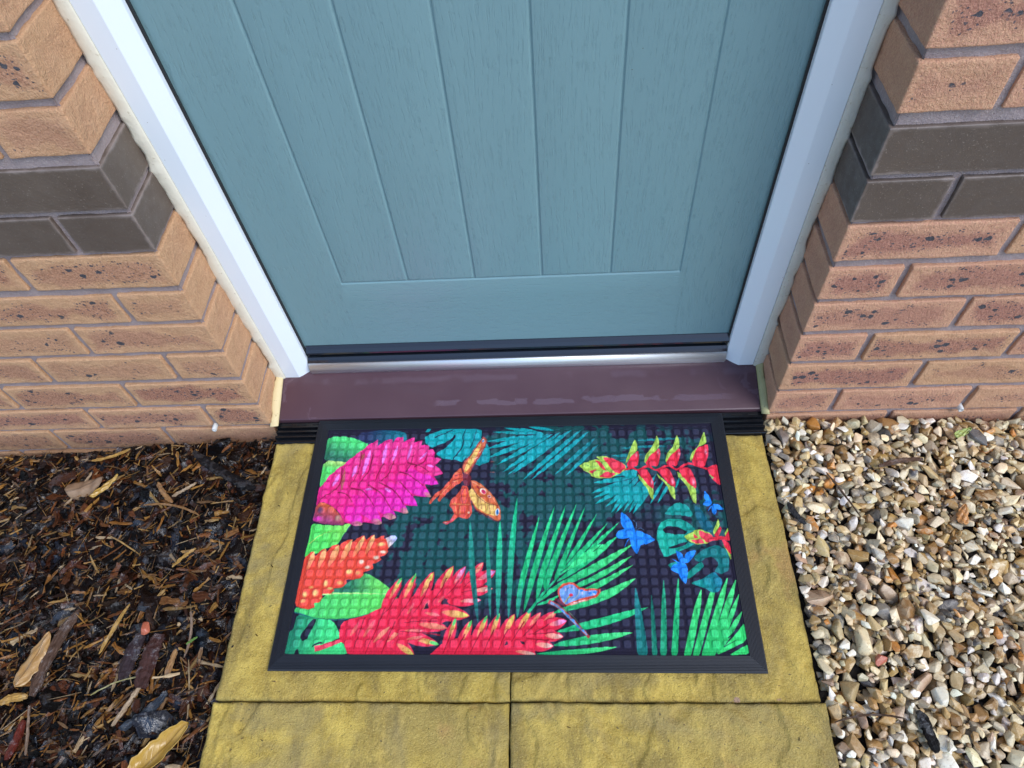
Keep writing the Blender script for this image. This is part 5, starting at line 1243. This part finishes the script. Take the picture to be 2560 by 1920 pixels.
def leaf(a, b, w, fold, curl, mat, label, zf, name='fallen_leaf', lift=.008, cat='leaf', grp=None, asym=.6, blunt=.5, tw=0., th=.0007):
    A = np.array(a); Bv = np.array(b); L = np.linalg.norm(Bv-A); T = (Bv-A)/L; N = np.array([-T[1], T[0]]); n, m = 26, 15
    z0 = max(zf(*(A+(Bv-A)*q)) for q in (.2, .5, .8))+lift; V = []; U = []
    for i in range(n):
        s_ = i/(n-1); en = (math.sin(math.pi*min(1, s_**asym)))**blunt*.97+.03; en *= 1+.07*math.sin(s_*23+w*900)+.05*math.sin(s_*41)
        for j in range(m):
            t = j/(m-1)*2-1; half = w/2*en; an = fold*t+tw*(s_-.5)
            off = half*(math.sin(an)/max(abs(fold), .01) if abs(fold) > .01 else t); zz = half*(1-math.cos(fold*t))/max(abs(fold), .01)*math.copysign(1, fold)
            zz += curl*L*((s_-.5)**2)*2+half*t*math.sin(tw*(s_-.5))+.0011*math.sin(s_*17+t*3)+.0009*math.sin(s_*9-t*7)
            p = A+(Bv-A)*s_+N*off; V.append((p[0], p[1], z0+zz)); U.append((s_, (t+1)/2))
    V = np.array(V); i = np.arange(n*m).reshape(n, m); F = np.stack([i[:-1, :-1], i[1:, :-1], i[1:, 1:], i[:-1, 1:]], -1).reshape(-1, 4)
    me = mesh_np(name, V, F, True); lv = np.empty(len(me.loops), np.int32); me.loops.foreach_get('vertex_index', lv); l = me.uv_layers.new(name='luv'); l.data.foreach_set('uv', np.array(U, np.float32)[lv].ravel())
    o = link(name, me, mat); md = o.modifiers.new('thick', 'SOLIDIFY'); md.thickness = th; md.offset = 0
    return tag(o, label, cat, grp)
YL = leafm('yellow_leaf', (.34, .19, .030), (.50, .32, .070), .25); TL = leafm('tan_leaf', (.30, .155, .045), (.46, .28, .11), .25); BL_ = leafm('dry_leaf', (.17, .10, .055), (.30, .195, .115), .6); GL = leafm('green_leaf', (.26, .34, .08), (.45, .50, .16), .4)
LG_ = 'fallen leaves on the mulch'
leaf((-.600, -.587), (-.531, -.512), .046, 1.35, .10, YL, 'folded glossy yellow leaf on the mulch beside the front paving slab', mtop, lift=.014, grp=LG_, asym=.62, blunt=.40, tw=.35)
leaf((-.842, -.458), (-.819, -.372), .034, -.5, .05, TL, 'wet tan rounded leaf lying against the large grey-brown bark strip', mtop, lift=.022, grp=LG_, asym=.72, blunt=.62)
leaf((-.905, -.104), (-.838, -.080), .055, -1.6, .22, BL_, 'curled dry brown leaf on the mulch below the left wall', mtop, lift=.014, grp=LG_, tw=1.0)
leaf((-.852, -.118), (-.812, -.072), .015, -.9, .10, YL, 'small yellow curled leaf beside the curled dry brown leaf', mtop, lift=.014, grp=LG_)
leaf((.732, -.049), (.764, -.034), .013, .6, .1, GL, 'small yellow-green leaf on the gravel close to the right wall', gtop, lift=.004)
leaf((.688, -.214), (.703, -.180), .019, -.6, .1, leafm('russet_leaf', (.40, .17, .05), (.55, .28, .10)), 'flat russet leaf on the gravel in the right part of the photo', gtop, lift=.003)
def stone(x, y, s, col, label, zf, seed, cat='stone', name='stone', lift=.3, grp=None, al=.2):
    pv, pf = protos[seed]; V = pv*np.array(s) @ np.eye(3); rz = np.array(Matrix.Rotation(seed*.7, 3, 'Z')); V = V @ rz.T+np.array([x, y, zf(x, y)+s[2]*lift])
    me = mesh_np(name, V, pf, True); vcol(me, 'gcol', np.tile((*col, al), (len(V), 1))); return tag(link(name, me, MSTONE), label, cat, grp)
stone(-.648, -.371, (.0125, .0130, .007), (.42, .115, .062), 'small rounded orange-red brick fragment lying on the dark purple bark plate', lambda x, y: mtop(x, y)+.018, 3, 'brick fragment', 'brick_fragment', .5, al=0)
SGR = 'larger stones standing out of the gravel'
stone(.496, -.431, (.0135, .011, .009), (.40, .10, .055), 'rusty red stone, the only red one in the gravel', gtop, 7, grp=SGR, al=.1)
stone(.772, -.047, (.023, .017, .012), (.13, .125, .12), 'largest dark grey stone, close to the foot of the right wall', gtop, 12, grp=SGR, lift=.1, al=0)
stone(.581, -.367, (.021, .016, .011), (.74, .66, .50), 'large smooth cream stone in the middle of the gravel', gtop, 18, grp=SGR, lift=.1, al=.1)
stone(.735, -.490, (.028, .024, .014), (.42, .28, .15), 'biggest brown stone, in the bottom right of the gravel', gtop, 22, grp=SGR, lift=.0, al=.8)
